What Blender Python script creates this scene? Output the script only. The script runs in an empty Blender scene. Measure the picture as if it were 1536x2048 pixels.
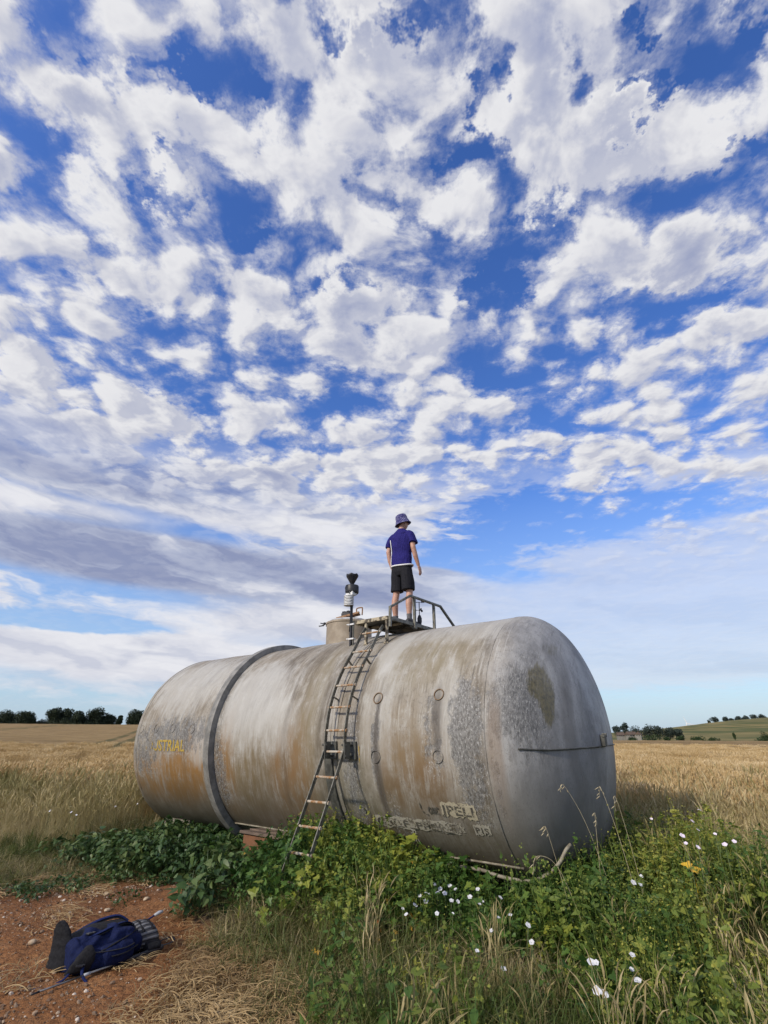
import bpy, bmesh, math, random
import numpy as np
from mathutils import Vector, Matrix, Euler
from mathutils.bvhtree import BVHTree

# ------------------------------------------------------------------ camera, sky, sun, exposure
scene = bpy.context.scene
COL = scene.collection
R_ = math.radians
CAM_H = 1.60
cam_d = bpy.data.cameras.new('camera')
cam = bpy.data.objects.new('camera', cam_d); COL.objects.link(cam)
cam.location = (0, 0, CAM_H)
cam.rotation_euler = (R_(90 + 24.04), 0, 0)
cam_d.sensor_fit = 'VERTICAL'; cam_d.sensor_height = 36.0
cam_d.lens = 36.0 * 1000.0 / 2048.0
cam_d.clip_start = 0.05; cam_d.clip_end = 20000
scene.camera = cam

SUN_EL, SUN_AZ = 32.0, 229.0          # azimuth of the sun, clockwise from +Y: to the left and behind the camera
sun_dir = Vector((math.sin(R_(SUN_AZ)) * math.cos(R_(SUN_EL)), math.cos(R_(SUN_AZ)) * math.cos(R_(SUN_EL)), math.sin(R_(SUN_EL))))
sun_d = bpy.data.lights.new('sun', 'SUN'); sun_d.energy = 3.2; sun_d.angle = R_(3.0); sun_d.color = (1.0, 0.91, 0.78)
sun = bpy.data.objects.new('sun', sun_d); COL.objects.link(sun)
sun.rotation_euler = (-sun_dir).to_track_quat('-Z', 'Y').to_euler()
sun.location = (-20, -10, 30)

scene.view_settings.view_transform = 'Standard'
scene.view_settings.look = 'None'
scene.view_settings.exposure = 0.0
scene.view_settings.gamma = 1.0
scene.view_settings.use_curve_mapping = False
scene.render.engine = 'CYCLES'
scene.cycles.max_bounces = 6
scene.cycles.diffuse_bounces = 2
scene.cycles.glossy_bounces = 2
scene.cycles.transparent_max_bounces = 12
scene.cycles.use_denoising = True
scene.cycles.use_adaptive_sampling = True
scene.cycles.adaptive_threshold = 0.02


class NT:
    """Small helper to write node trees as expressions."""
    def __init__(self, tree):
        self.t = tree
    def n(self, kind, **kw):
        nd = self.t.nodes.new(kind)
        for k, v in kw.items():
            setattr(nd, k, v)
        return nd
    def link(self, a, b):
        self.t.links.new(a, b)
    def put(self, sock, v):
        if isinstance(v, bpy.types.NodeSocket):
            self.t.links.new(v, sock)
        elif v is not None:
            sock.default_value = v
    def m(self, op, a, b=None, c=None, clamp=False):
        nd = self.n('ShaderNodeMath', operation=op, use_clamp=clamp)
        self.put(nd.inputs[0], a)
        if b is not None: self.put(nd.inputs[1], b)
        if c is not None: self.put(nd.inputs[2], c)
        return nd.outputs[0]
    def v(self, op, a, b=None, scale=None):
        nd = self.n('ShaderNodeVectorMath', operation=op)
        self.put(nd.inputs[0], a)
        if b is not None: self.put(nd.inputs[1], b)
        if scale is not None: self.put(nd.inputs['Scale'], scale)
        return nd.outputs['Value'] if op in ('LENGTH', 'DOT_PRODUCT', 'DISTANCE') else nd.outputs['Vector']
    def xyz(self, x=0.0, y=0.0, z=0.0):
        nd = self.n('ShaderNodeCombineXYZ')
        self.put(nd.inputs[0], x); self.put(nd.inputs[1], y); self.put(nd.inputs[2], z)
        return nd.outputs[0]
    def sep(self, v):
        nd = self.n('ShaderNodeSeparateXYZ'); self.put(nd.inputs[0], v)
        return nd.outputs[0], nd.outputs[1], nd.outputs[2]
    def noise(self, vec, scale=1.0, detail=4.0, rough=0.5, dims='3D', dist=0.0, col=False, lac=2.0):
        nd = self.n('ShaderNodeTexNoise', noise_dimensions=dims)
        self.put(nd.inputs['Vector'], vec)
        self.put(nd.inputs['Scale'], scale); self.put(nd.inputs['Detail'], detail)
        self.put(nd.inputs['Roughness'], rough); self.put(nd.inputs['Distortion'], dist)
        self.put(nd.inputs['Lacunarity'], lac)
        return nd.outputs['Color'] if col else nd.outputs['Fac']
    def vor(self, vec, scale=1.0, feature='F1', smooth=0.5, dims='3D', out='Distance', rand=1.0, detail=0.0):
        nd = self.n('ShaderNodeTexVoronoi', feature=feature, voronoi_dimensions=dims)
        self.put(nd.inputs['Vector'], vec); self.put(nd.inputs['Scale'], scale)
        self.put(nd.inputs['Randomness'], rand)
        if 'Detail' in nd.inputs: self.put(nd.inputs['Detail'], detail)
        if feature == 'SMOOTH_F1': self.put(nd.inputs['Smoothness'], smooth)
        return nd.outputs[out]
    def ss(self, x, lo, hi, a=0.0, b=1.0, kind='SMOOTHSTEP'):
        nd = self.n('ShaderNodeMapRange', interpolation_type=kind)
        self.put(nd.inputs['Value'], x); self.put(nd.inputs['From Min'], lo); self.put(nd.inputs['From Max'], hi)
        self.put(nd.inputs['To Min'], a); self.put(nd.inputs['To Max'], b)
        return nd.outputs['Result']
    def mix(self, f, a, b, mode='MIX'):
        nd = self.n('ShaderNodeMix', data_type='RGBA', blend_type=mode)
        self.put(nd.inputs['Factor'], f)
        self.put(nd.inputs[6], a if isinstance(a, bpy.types.NodeSocket) else tuple(a) + (1.0,) if len(a) == 3 else a)
        self.put(nd.inputs[7], b if isinstance(b, bpy.types.NodeSocket) else tuple(b) + (1.0,) if len(b) == 3 else b)
        return nd.outputs[2]
    def ramp(self, f, stops, interp='LINEAR'):
        nd = self.n('ShaderNodeValToRGB'); self.put(nd.inputs[0], f)
        cr = nd.color_ramp; cr.interpolation = interp
        while len(cr.elements) < len(stops): cr.elements.new(0.5)
        for e, (p, c) in zip(cr.elements, stops):
            e.position = p; e.color = tuple(c) + (1.0,)
        return nd.outputs['Color']


def build_world():
    w = bpy.data.worlds.new('World'); scene.world = w; w.use_nodes = True
    t = w.node_tree; t.nodes.clear(); N = NT(t)
    d = N.n('ShaderNodeTexCoord').outputs['Generated']
    x, y, z = N.sep(d)
    sky = N.n('ShaderNodeTexSky', sky_type='NISHITA', sun_disc=False, sun_elevation=R_(SUN_EL), sun_rotation=R_(SUN_AZ))
    sky.altitude = 100; sky.air_density = 1.0; sky.dust_density = 0.6; sky.ozone_density = 2.2
    N.put(sky.inputs[0], d) if sky.inputs else None
    hs = N.n('ShaderNodeHueSaturation'); hs.inputs['Saturation'].default_value = 1.28; hs.inputs['Hue'].default_value = 0.517; hs.inputs['Value'].default_value = 2.05
    N.link(sky.outputs[0], hs.inputs['Color'])
    base = hs.outputs[0]
    zz = N.m('ADD', N.m('MAXIMUM', z, 0.0), 0.06)
    px = N.m('DIVIDE', x, zz); py = N.m('DIVIDE', y, zz)
    p = N.xyz(px, py, 0.0)
    rad = N.v('LENGTH', p)
    # cover: where the sheet of puffs is thick and where it opens, by place on the cloud sheet
    p2 = N.v('ADD', p, N.v('SCALE', N.v('SUBTRACT', N.noise(p, 4.5, 6.0, 0.66, '2D', col=True), (0.5, 0.5, 0.5)), scale=0.42))
    cov = None
    for (cx, cy, rx, ry, amp) in CLOUDS:
        nd = N.n('ShaderNodeVectorMath', operation='MULTIPLY_ADD'); N.link(p2, nd.inputs[0])
        nd.inputs[1].default_value = (1.0 / rx, 1.0 / ry, 0.0); nd.inputs[2].default_value = (-cx / rx, -cy / ry, 0.0)
        q = nd.outputs[0]
        g = N.ss(N.v('LENGTH', q), 1.25, 0.0, 0.0, amp)
        cov = g if cov is None else N.m('ADD', cov, g)
    warp = N.v('SCALE', N.v('SUBTRACT', N.noise(p, 3.4, 2.5, 0.5, '2D', col=True), (0.5, 0.5, 0.5)), scale=0.11)
    pw = N.v('ADD', p, warp)
    def dens(vec, det):
        f1 = N.noise(vec, 6.0, det, 0.58, '2D')
        b1 = N.vor(vec, 9.5, 'F1', 0.35, '2D')
        return N.m('ADD', f1, N.m('MULTIPLY', N.m('SUBTRACT', 0.42, N.m('MULTIPLY', b1, b1)), 0.36))
    D = dens(pw, 8.0)
    Dl = dens(N.v('ADD', pw, (-0.030, -0.030, 0.0)), 4.0)
    T = N.m('ADD', N.m('ADD', D, cov), -0.045)
    el = N.m('ARCSINE', z)
    az = N.m('ARCTAN2', x, y)
    far = N.ss(N.m('ADD', el, N.m('MULTIPLY', az, 0.10)), 0.47, 0.29)
    mask = N.m('MULTIPLY', N.ss(T, 0.42, 0.65), N.m('SUBTRACT', 1.0, N.m('MULTIPLY', far, 0.92)))
    wisp = N.m('MULTIPLY', N.ss(T, 0.27, 0.52), N.ss(N.noise(p, 13.0, 5.0, 0.66, '2D'), 0.36, 0.70, 0.05, 0.62))
    mask = N.m('MAXIMUM', mask, N.m('MULTIPLY', wisp, N.m('SUBTRACT', 1.0, far)))
    lit = N.ss(N.m('SUBTRACT', D, Dl), -0.09, 0.11, 0.0, 1.0, 'LINEAR')
    thick = N.m('MULTIPLY', N.ss(T, 0.62, 1.05), N.ss(N.noise(p, 2.2, 3.0, 0.5, '2D'), 0.36, 0.60, 0.15, 1.45))
    grey = N.m('ADD', N.m('MULTIPLY', thick, 0.62), N.m('MULTIPLY', N.m('SUBTRACT', 1.0, lit), 0.46), clamp=True)
    cc = N.ramp(grey, [(0.0, (0.81, 0.81, 0.835)), (0.22, (0.70, 0.705, 0.755)), (0.52, (0.50, 0.525, 0.64)), (1.0, (0.34, 0.38, 0.55))])
    # banks of low stratocumulus and milky air towards the horizon, seen edge-on
    sh = N.m('ADD', el, N.m('MULTIPLY', az, 0.13))
    w2 = N.v('SCALE', N.v('SUBTRACT', N.noise(N.xyz(N.m('MULTIPLY', az, 5.0), N.m('MULTIPLY', el, 14.0), 0.0), 1.0, 4.0, 0.6, '2D', col=True), (0.5, 0.5, 0.5)), scale=0.9)
    sv = N.v('ADD', N.xyz(N.m('MULTIPLY', az, 3.0), N.m('MULTIPLY', sh, 15.0), 0.0), w2)
    sn = N.noise(sv, 1.0, 6.0, 0.56, '2D')
    s2 = N.noise(N.v('ADD', sv, (0.0, 0.42, 0.0)), 1.0, 3.0, 0.56, '2D')
    low = N.m('MULTIPLY', N.ss(el, 0.56, 0.38), N.ss(el, 0.015, 0.10))
    lowc = None; gr = None
    ae = N.xyz(az, el, 0.0)
    for (ca, ce, ra, re, amp, dark) in STRATUS:
        nd = N.n('ShaderNodeVectorMath', operation='MULTIPLY_ADD'); N.link(ae, nd.inputs[0])
        nd.inputs[1].default_value = (1.0 / ra, 1.0 / re, 0.0); nd.inputs[2].default_value = (-ca / ra, -ce / re, 0.0)
        l = N.m('ADD', N.v('LENGTH', nd.outputs[0]), N.m('MULTIPLY', N.m('SUBTRACT', sn, 0.5), 1.4))
        g = N.ss(l, 1.3, 0.1, 0.0, 1.0)
        if amp:
            t_ = N.m('MULTIPLY', g, amp); lowc = t_ if lowc is None else N.m('ADD', lowc, t_)
        if dark:
            t_ = N.m('MULTIPLY', g, dark); gr = t_ if gr is None else N.m('ADD', gr, t_)
    sT = N.m('ADD', sn, lowc)
    smask = N.m('MULTIPLY', N.ss(sT, 0.40, 0.64, 0.0, 0.97), low)
    smask = N.m('MULTIPLY', smask, N.ss(az, 0.02, 0.30, 1.0, 0.62))
    slit = N.ss(N.m('SUBTRACT', sn, s2), -0.14, 0.18, 0.45, 0.0, 'LINEAR')
    scol = N.ramp(N.m('ADD', slit, gr, clamp=True), [(0.0, (0.82, 0.82, 0.86)), (0.25, (0.70, 0.71, 0.78)), (0.55, (0.44, 0.48, 0.62)), (1.0, (0.27, 0.31, 0.48))])
    scol = N.mix(N.ss(az, 0.04, 0.26, 0.0, 0.65), scol, (0.66, 0.70, 0.80))
    milk = N.ss(el, 0.44, -0.02, 0.0, 0.90, 'LINEAR')
    inv = 1.0 / WORLD_STRENGTH
    up = lambda c: N.v('SCALE', c, scale=inv)
    c1 = N.mix(milk, base, up(N.xyz(0.36, 0.50, 0.70)))
    c2 = N.mix(smask, c1, up(scol))
    c3 = N.mix(mask, c2, up(cc))
    bg = N.n('ShaderNodeBackground'); N.link(c3, bg.inputs[0]); bg.inputs[1].default_value = WORLD_STRENGTH
    out = N.n('ShaderNodeOutputWorld'); N.link(bg.outputs[0], out.inputs[0])
    w.cycles.sampling_method = 'MANUAL'; w.cycles.sample_map_resolution = 512


WORLD_STRENGTH = 0.10
CLOUDS = [(-0.11, 0.397, 0.141, 0.09, 0.26), (0.185, 0.421, 0.16, 0.109, 0.36), (0.299, 0.487, 0.131, 0.099, 0.32), (-0.432, 0.464, 0.06, 0.057, 0.16), (-0.585, 0.561, 0.114, 0.107, 0.2), (-0.301, 0.532, 0.095, 0.066, 0.2), (-0.04, 0.488, 0.116, 0.065, 0.2), (0.051, 0.658, 0.127, 0.081, 0.2), (0.273, 0.609, 0.065, 0.086, 0.16), (0.48, 0.538, 0.137, 0.08, 0.24), (0.656, 0.726, 0.153, 0.118, 0.24), (-0.595, 0.801, 0.12, 0.107, 0.2), (-0.326, 0.874, 0.152, 0.119, 0.24), (-0.035, 0.968, 0.138, 0.15, 0.24), (0.188, 1.154, 0.156, 0.128, 0.18), (-0.978, 1.113, 0.12, 0.142, 0.2), (-0.739, 1.33, 0.402, 0.198, 0.22), (-1.126, 1.455, 0.325, 0.314, 0.2), (0.057, 1.548, 0.319, 0.18, 0.22), (0.743, 1.534, 0.242, 0.207, 0.2), (-0.395, 1.683, 0.489, 0.19, 0.16), (0.864, 0.906, 0.093, 0.107, 0.16), (-0.306, 0.459, 0.087, 0.032, -0.22), (-0.434, 0.538, 0.03, 0.079, -0.2), (-0.482, 0.412, 0.045, 0.028, -0.14), (-0.035, 0.369, 0.036, 0.033, -0.24), (0.097, 0.533, 0.052, 0.04, -0.2), (0.168, 0.541, 0.035, 0.049, -0.14), (-0.265, 0.667, 0.069, 0.042, -0.2), (-0.122, 0.82, 0.068, 0.06, -0.22), (0.236, 0.806, 0.078, 0.106, -0.34), (0.317, 0.699, 0.081, 0.068, -0.22), (0.673, 0.881, 0.127, 0.082, -0.2), (0.422, 0.378, 0.032, 0.022, -0.3), (0.439, 0.471, 0.056, 0.023, -0.24), (0.575, 0.553, 0.043, 0.024, -0.24), (0.541, 0.382, 0.036, 0.047, -0.28), (-0.586, 1.168, 0.128, 0.091, -0.22), (-0.101, 1.221, 0.148, 0.092, -0.16), (0.396, 1.13, 0.125, 0.127, -0.22), (0.512, 1.286, 0.122, 0.155, -0.24), (0.532, 2.128, 0.364, 0.637, -0.4), (0.962, 2.058, 0.348, 0.447, -0.3), (0.548, 1.049, 0.079, 0.079, -0.14), (-0.589, 0.498, 0.049, 0.052, -0.14), (1.359, 1.8, 0.229, 0.29, -0.2)]
STRATUS = [(-0.577, 0.513, 0.369, 0.063, 0.2, -0.1), (-0.637, 0.425, 0.284, 0.048, 0.26, 0.62), (-0.341, 0.44, 0.32, 0.049, 0.24, 0.55), (-0.009, 0.538, 0.292, 0.069, 0.14, -0.1), (-0.18, 0.393, 0.335, 0.035, 0.24, -0.15), (-0.636, 0.361, 0.187, 0.016, 0.2, -0.25), (-0.582, 0.299, 0.299, 0.051, 0.28, 0.62), (-0.291, 0.287, 0.385, 0.053, 0.26, 0.58), (0.023, 0.265, 0.241, 0.039, 0.2, 0.4), (-0.427, 0.128, 0.333, 0.05, 0.28, -0.1), (-0.117, 0.201, 0.314, 0.038, 0.26, -0.05), (-0.551, 0.169, 0.166, 0.019, -0.6, 0.0), (0.547, 0.271, 0.244, 0.084, 0.2, 0.0), (0.521, 0.155, 0.267, 0.081, 0.32, 0.0), (0.323, 0.215, 0.267, 0.055, 0.16, 0.0), (0.245, 0.373, 0.171, 0.077, -0.5, 0.0), (0.38, 0.406, 0.17, 0.056, -0.4, 0.0), (0.463, 0.054, 0.298, 0.027, -0.3, 0.0), (0.53, 0.094, 0.185, 0.011, 0.1, 0.35), (-0.559, 0.047, 0.27, 0.022, -0.25, 0.0), (0.095, 0.293, 0.082, 0.018, 0.25, 0.05)]
build_world()

# ------------------------------------------------------------------ helpers
rng = np.random.default_rng(7)
random.seed(7)


def tag(o, label=None, cat=None, group=None, kind=None):
    if label: o['label'] = label
    if cat: o['category'] = cat
    if group: o['group'] = group
    if kind: o['kind'] = kind
    return o


def link(o, parent=None):
    COL.objects.link(o)
    if parent is not None: o.parent = parent
    return o


def empty(name, loc, rz=0.0):
    o = bpy.data.objects.new(name, None); o.empty_display_size = 0.1
    o.location = loc; o.rotation_euler = (0, 0, rz)
    return link(o)


class MB:
    """Collects shapes for one mesh."""
    def __init__(self):
        self.v = []; self.f = []
    def add(self, vs, fs):
        o = len(self.v)
        self.v += [tuple(map(float, p)) for p in vs]
        self.f += [tuple(i + o for i in f) for f in fs]
        return self
    def box(self, c, s, rot=None):
        hx, hy, hz = s[0] / 2, s[1] / 2, s[2] / 2
        vs = [Vector((a * hx, b * hy, d * hz)) for a in (-1, 1) for b in (-1, 1) for d in (-1, 1)]
        if rot is not None:
            m = rot if isinstance(rot, Matrix) else Euler(rot).to_matrix()
            vs = [m @ p for p in vs]
        vs = [p + Vector(c) for p in vs]
        return self.add(vs, [(0, 1, 3, 2), (4, 6, 7, 5), (0, 4, 5, 1), (2, 3, 7, 6), (0, 2, 6, 4), (1, 5, 7, 3)])
    def beam(self, a, b, w, h, up=(0, 0, 1)):
        a = Vector(a); b = Vector(b); d = b - a; L = d.length
        x = d.normalized(); u = Vector(up)
        if abs(x.dot(u)) > 0.98: u = Vector((1, 0, 0))
        y = u.cross(x).normalized(); z = x.cross(y)
        return self.box((a + b) / 2, (L, w, h), Matrix((x, y, z)).transposed())
    def tube(self, pts, rad, n=8, cap=True, flat=None, up=None):
        pts = [Vector(p) for p in pts]; k = len(pts)
        if not hasattr(rad, '__len__'): rad = [rad] * k
        prev = None; vs = []
        for i, p in enumerate(pts):
            t = (pts[min(i + 1, k - 1)] - pts[max(i - 1, 0)]).normalized()
            if prev is None:
                r = Vector(up) if up is not None else (Vector((0, 0, 1)) if abs(t.z) < 0.9 else Vector((1, 0, 0)))
            else:
                r = prev
            r = (r - t * r.dot(t)).normalized(); prev = r
            s = t.cross(r)
            e = 1.0 if flat is None else flat
            for j in range(n):
                a = 2 * math.pi * j / n
                vs.append(p + r * math.cos(a) * rad[i] * e + s * math.sin(a) * rad[i])
        fs = [(i * n + j, i * n + (j + 1) % n, (i + 1) * n + (j + 1) % n, (i + 1) * n + j) for i in range(k - 1) for j in range(n)]
        if cap:
            fs.append(tuple(range(n - 1, -1, -1))); fs.append(tuple((k - 1) * n + j for j in range(n)))
        return self.add(vs, fs)
    def lathe(self, prof, n=24, origin=(0, 0, 0), axis='z', cap0=True, cap1=True):
        vs = []
        for (r, h) in prof:
            for j in range(n):
                a = 2 * math.pi * j / n
                q = (r * math.cos(a), r * math.sin(a), h)
                if axis == 'x': q = (h, r * math.cos(a), r * math.sin(a))
                vs.append((q[0] + origin[0], q[1] + origin[1], q[2] + origin[2]))
        k = len(prof)
        fs = [(i * n + j, i * n + (j + 1) % n, (i + 1) * n + (j + 1) % n, (i + 1) * n + j) for i in range(k - 1) for j in range(n)]
        if cap0: fs.append(tuple(range(n - 1, -1, -1)))
        if cap1: fs.append(tuple((k - 1) * n + j for j in range(n)))
        return self.add(vs, fs)
    def loft(self, secs, n=16):
        """secs: list of (centre, rx vector, ry vector)."""
        vs = []
        for c, ax, ay in secs:
            c = Vector(c); ax = Vector(ax); ay = Vector(ay)
            for j in range(n):
                a = 2 * math.pi * j / n
                vs.append(c + ax * math.cos(a) + ay * math.sin(a))
        k = len(secs)
        fs = [(i * n + j, i * n + (j + 1) % n, (i + 1) * n + (j + 1) % n, (i + 1) * n + j) for i in range(k - 1) for j in range(n)]
        fs.append(tuple(range(n - 1, -1, -1))); fs.append(tuple((k - 1) * n + j for j in range(n)))
        return self.add(vs, fs)
    def mesh(self, name):
        m = bpy.data.meshes.new(name); m.from_pydata(self.v, [], self.f); m.update()
        return m
    def build(self, name, mat, parent=None, smooth=False, loc=None, fix=True):
        m = self.mesh(name)
        if fix:
            bm = bmesh.new(); bm.from_mesh(m); bmesh.ops.recalc_face_normals(bm, faces=bm.faces); bm.to_mesh(m); bm.free()
        if smooth: m.polygons.foreach_set('use_smooth', [True] * len(m.polygons))
        o = bpy.data.objects.new(name, m)
        if mat: m.materials.append(mat)
        link(o, parent)
        if loc is not None: o.location = loc
        return o


def auto_smooth(o, ang=35):
    bm = bmesh.new(); bm.from_mesh(o.data)
    for e in bm.edges:
        e.smooth = not (len(e.link_faces) == 2 and e.calc_face_angle(0) > R_(ang))
    for f in bm.faces: f.smooth = True
    bm.to_mesh(o.data); bm.free()
    return o


def bevel(o, w=0.004, seg=2):
    bm = bmesh.new(); bm.from_mesh(o.data)
    bmesh.ops.bevel(bm, geom=[e for e in bm.edges if len(e.link_faces) == 2 and e.calc_face_angle(0) > R_(40)], offset=w, segments=seg, affect='EDGES', profile=0.6)
    bm.to_mesh(o.data); bm.free()
    return o


def remeshed(name, mb, voxel, mat, parent, smooth_it=4, factor=0.5):
    """One continuous skin round overlapping lofts."""
    o = mb.build('tmp', None, None)
    md = o.modifiers.new('r', 'REMESH'); md.mode = 'VOXEL'; md.voxel_size = voxel; md.use_smooth_shade = True
    ms = o.modifiers.new('s', 'SMOOTH'); ms.factor = factor; ms.iterations = smooth_it
    dg = bpy.context.evaluated_depsgraph_get(); dg.update()
    me = bpy.data.meshes.new_from_object(o.evaluated_get(dg))
    bpy.data.objects.remove(o)
    me.name = name
    me.materials.clear()
    me.polygons.foreach_set('use_smooth', [True] * len(me.polygons))
    ob = bpy.data.objects.new(name, me); me.materials.append(mat)
    return link(ob, parent)


def mat_new(name):
    m = bpy.data.materials.new(name); m.use_nodes = True
    t = m.node_tree; t.nodes.clear(); N = NT(t)
    b = N.n('ShaderNodeBsdfPrincipled'); out = N.n('ShaderNodeOutputMaterial')
    N.link(b.outputs[0], out.inputs[0])
    return m, N, b, out


def bumped(N, b, h, strength=0.3, dist=0.01):
    bp = N.n('ShaderNodeBump'); bp.inputs['Strength'].default_value = strength; bp.inputs['Distance'].default_value = dist
    N.put(bp.inputs['Height'], h); N.link(bp.outputs[0], b.inputs['Normal'])


def plain(name, c1, c2=None, scale=8.0, rough=0.6, metal=0.0, bump=0.0, detail=5.0, lo=0.35, hi=0.65, spec=0.4):
    m, N, b, out = mat_new(name)
    c2 = c2 or c1
    o = N.n('ShaderNodeTexCoord').outputs['Object']
    f = N.noise(o, scale, detail, 0.6)
    N.link(N.mix(N.ss(f, lo, hi), c1, c2), b.inputs['Base Color'])
    b.inputs['Roughness'].default_value = rough; b.inputs['Metallic'].default_value = metal
    b.inputs['Specular IOR Level'].default_value = spec
    if bump: bumped(N, b, f, bump, 0.01)
    return m


# ------------------------------------------------------------------ ground
RT = 1.38                                     # tank radius
PHI = 2.48
UX = Vector((math.cos(PHI), math.sin(PHI), 0)); NX = Vector((math.sin(PHI), -math.cos(PHI), 0))
TC = Vector((1.794, 6.251, 1.548))            # centre of the near end of the tank barrel


def sst(x, a, b):
    t = np.clip((x - a) / (b - a), 0, 1)
    return t * t * (3 - 2 * t)


def vnoise(x, y, seed=0):
    x = np.asarray(x, float); y = np.asarray(y, float)
    xi = np.floor(x).astype(np.int64); yi = np.floor(y).astype(np.int64)
    def h(i, j):
        k = (i * 374761393 + j * 668265263 + seed * 1442695041) & 0xffffffff
        k = ((k ^ (k >> 13)) * 1274126177) & 0xffffffff
        return ((k ^ (k >> 16)) & 0xffff) / 65535.0
    fx = x - xi; fy = y - yi
    fx = fx * fx * (3 - 2 * fx); fy = fy * fy * (3 - 2 * fy)
    return (h(xi, yi) * (1 - fx) + h(xi + 1, yi) * fx) * (1 - fy) + (h(xi, yi + 1) * (1 - fx) + h(xi + 1, yi + 1) * fx) * fy


def fbm(x, y, o=4, seed=0):
    s = 0; a = 0.5
    for k in range(o):
        s = s + a * vnoise(x * 2 ** k, y * 2 ** k, seed + k); a *= 0.5
    return s


FIELD_R = 44.0                                # beyond this the sheet itself is the top of the standing crop


def field_edge(x, y):
    """metres inside the wheat field (positive) or outside (negative)"""
    return (y - (9.7 - 0.26 * x)) / 1.033 + (fbm(x * 0.7, y * 0.7, 3, 5) - 0.44) * 1.0


def ground_h(x, y):
    x = np.asarray(x, float); y = np.asarray(y, float)
    r = np.hypot(x, y); az = np.arctan2(x, y)
    wl = sst(-az, -0.02, 0.34); wr = 1 - wl
    front = (y > 0).astype(float)
    h = 4.7 * sst(r, 25, 265) * wl * front - 3.0 * sst(r, 106, 190) * wr * front
    h = h + wr * front * (7.0 * sst(r, 330, 900) + 17.5 * sst(r, 430, 780) * sst(az, 0.36, 0.64))
    h = h + (fbm(x * 0.5, y * 0.5, 3, 1) - 0.44) * 0.16 * sst(r, 1, 4) + (fbm(x * 3, y * 3, 3, 2) - 0.44) * 0.05 + (fbm(x * 12, y * 12, 2, 3) - 0.37) * 0.030
    h = h + 0.24 * np.exp(-((x - 2.9) / 1.0) ** 2 - ((y - 5.9) / 1.1) ** 2)
    # bank of earth heaped along the flank of the tank
    ts = (x - TC.x) * UX.x + (y - TC.y) * UX.y; ta = -((x - TC.x) * NX.x + (y - TC.y) * NX.y)
    h = h + 0.34 * sst(ts, 0.1, 1.3) * (1 - sst(ts, 2.5, 4.2)) * (1 - sst(ta, 1.0, 2.9)) * sst(ta, -1.6, .5)
    h = h + (fbm(x * 0.02, y * 0.02, 3, 9) - 0.44) * 3.0 * sst(r, 320, 900)
    rim = sst(field_edge(x, y), 0.5, 6) * sst(r, FIELD_R - 12, FIELD_R + 8) * (1 - sst(r, 265, 285) * wl) * (1 - sst(r, 100, 125) * wr)
    return h + 0.80 * rim


SOIL = [(-3.55, 7.55), (-2.75, 7.45), (-2.2, 7.35), (-1.80, 6.70), (-1.72, 6.0), (-1.55, 5.2), (-1.1, 4.6), (-0.78, 4.05), (-0.6, 3.2), (-1.5, 2.2), (-4.2, 2.0), (-5.5, 4.5), (-4.55, 6.6)]


def in_poly(x, y, poly):
    ins = np.zeros(np.shape(x), bool); k = len(poly)
    for i in range(k):
        x0, y0 = poly[i]; x1, y1 = poly[(i + 1) % k]
        c = ((y0 > y) != (y1 > y)) & (x < (x1 - x0) * (y - y0) / (y1 - y0 + 1e-12) + x0)
        ins ^= c
    return ins


def poly_dist(x, y, poly):
    """signed distance, positive inside"""
    d = np.full(np.shape(x), 1e9); k = len(poly)
    for i in range(k):
        x0, y0 = poly[i]; x1, y1 = poly[(i + 1) % k]
        dx, dy = x1 - x0, y1 - y0
        t = np.clip(((x - x0) * dx + (y - y0) * dy) / (dx * dx + dy * dy), 0, 1)
        d = np.minimum(d, np.hypot(x - x0 - t * dx, y - y0 - t * dy))
    return np.where(in_poly(x, y, poly), d, -d)


def soil_d(x, y):
    return poly_dist(x, y, SOIL) + (fbm(x * 2.2, y * 2.2, 3, 21) - 0.44) * 0.7


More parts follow.
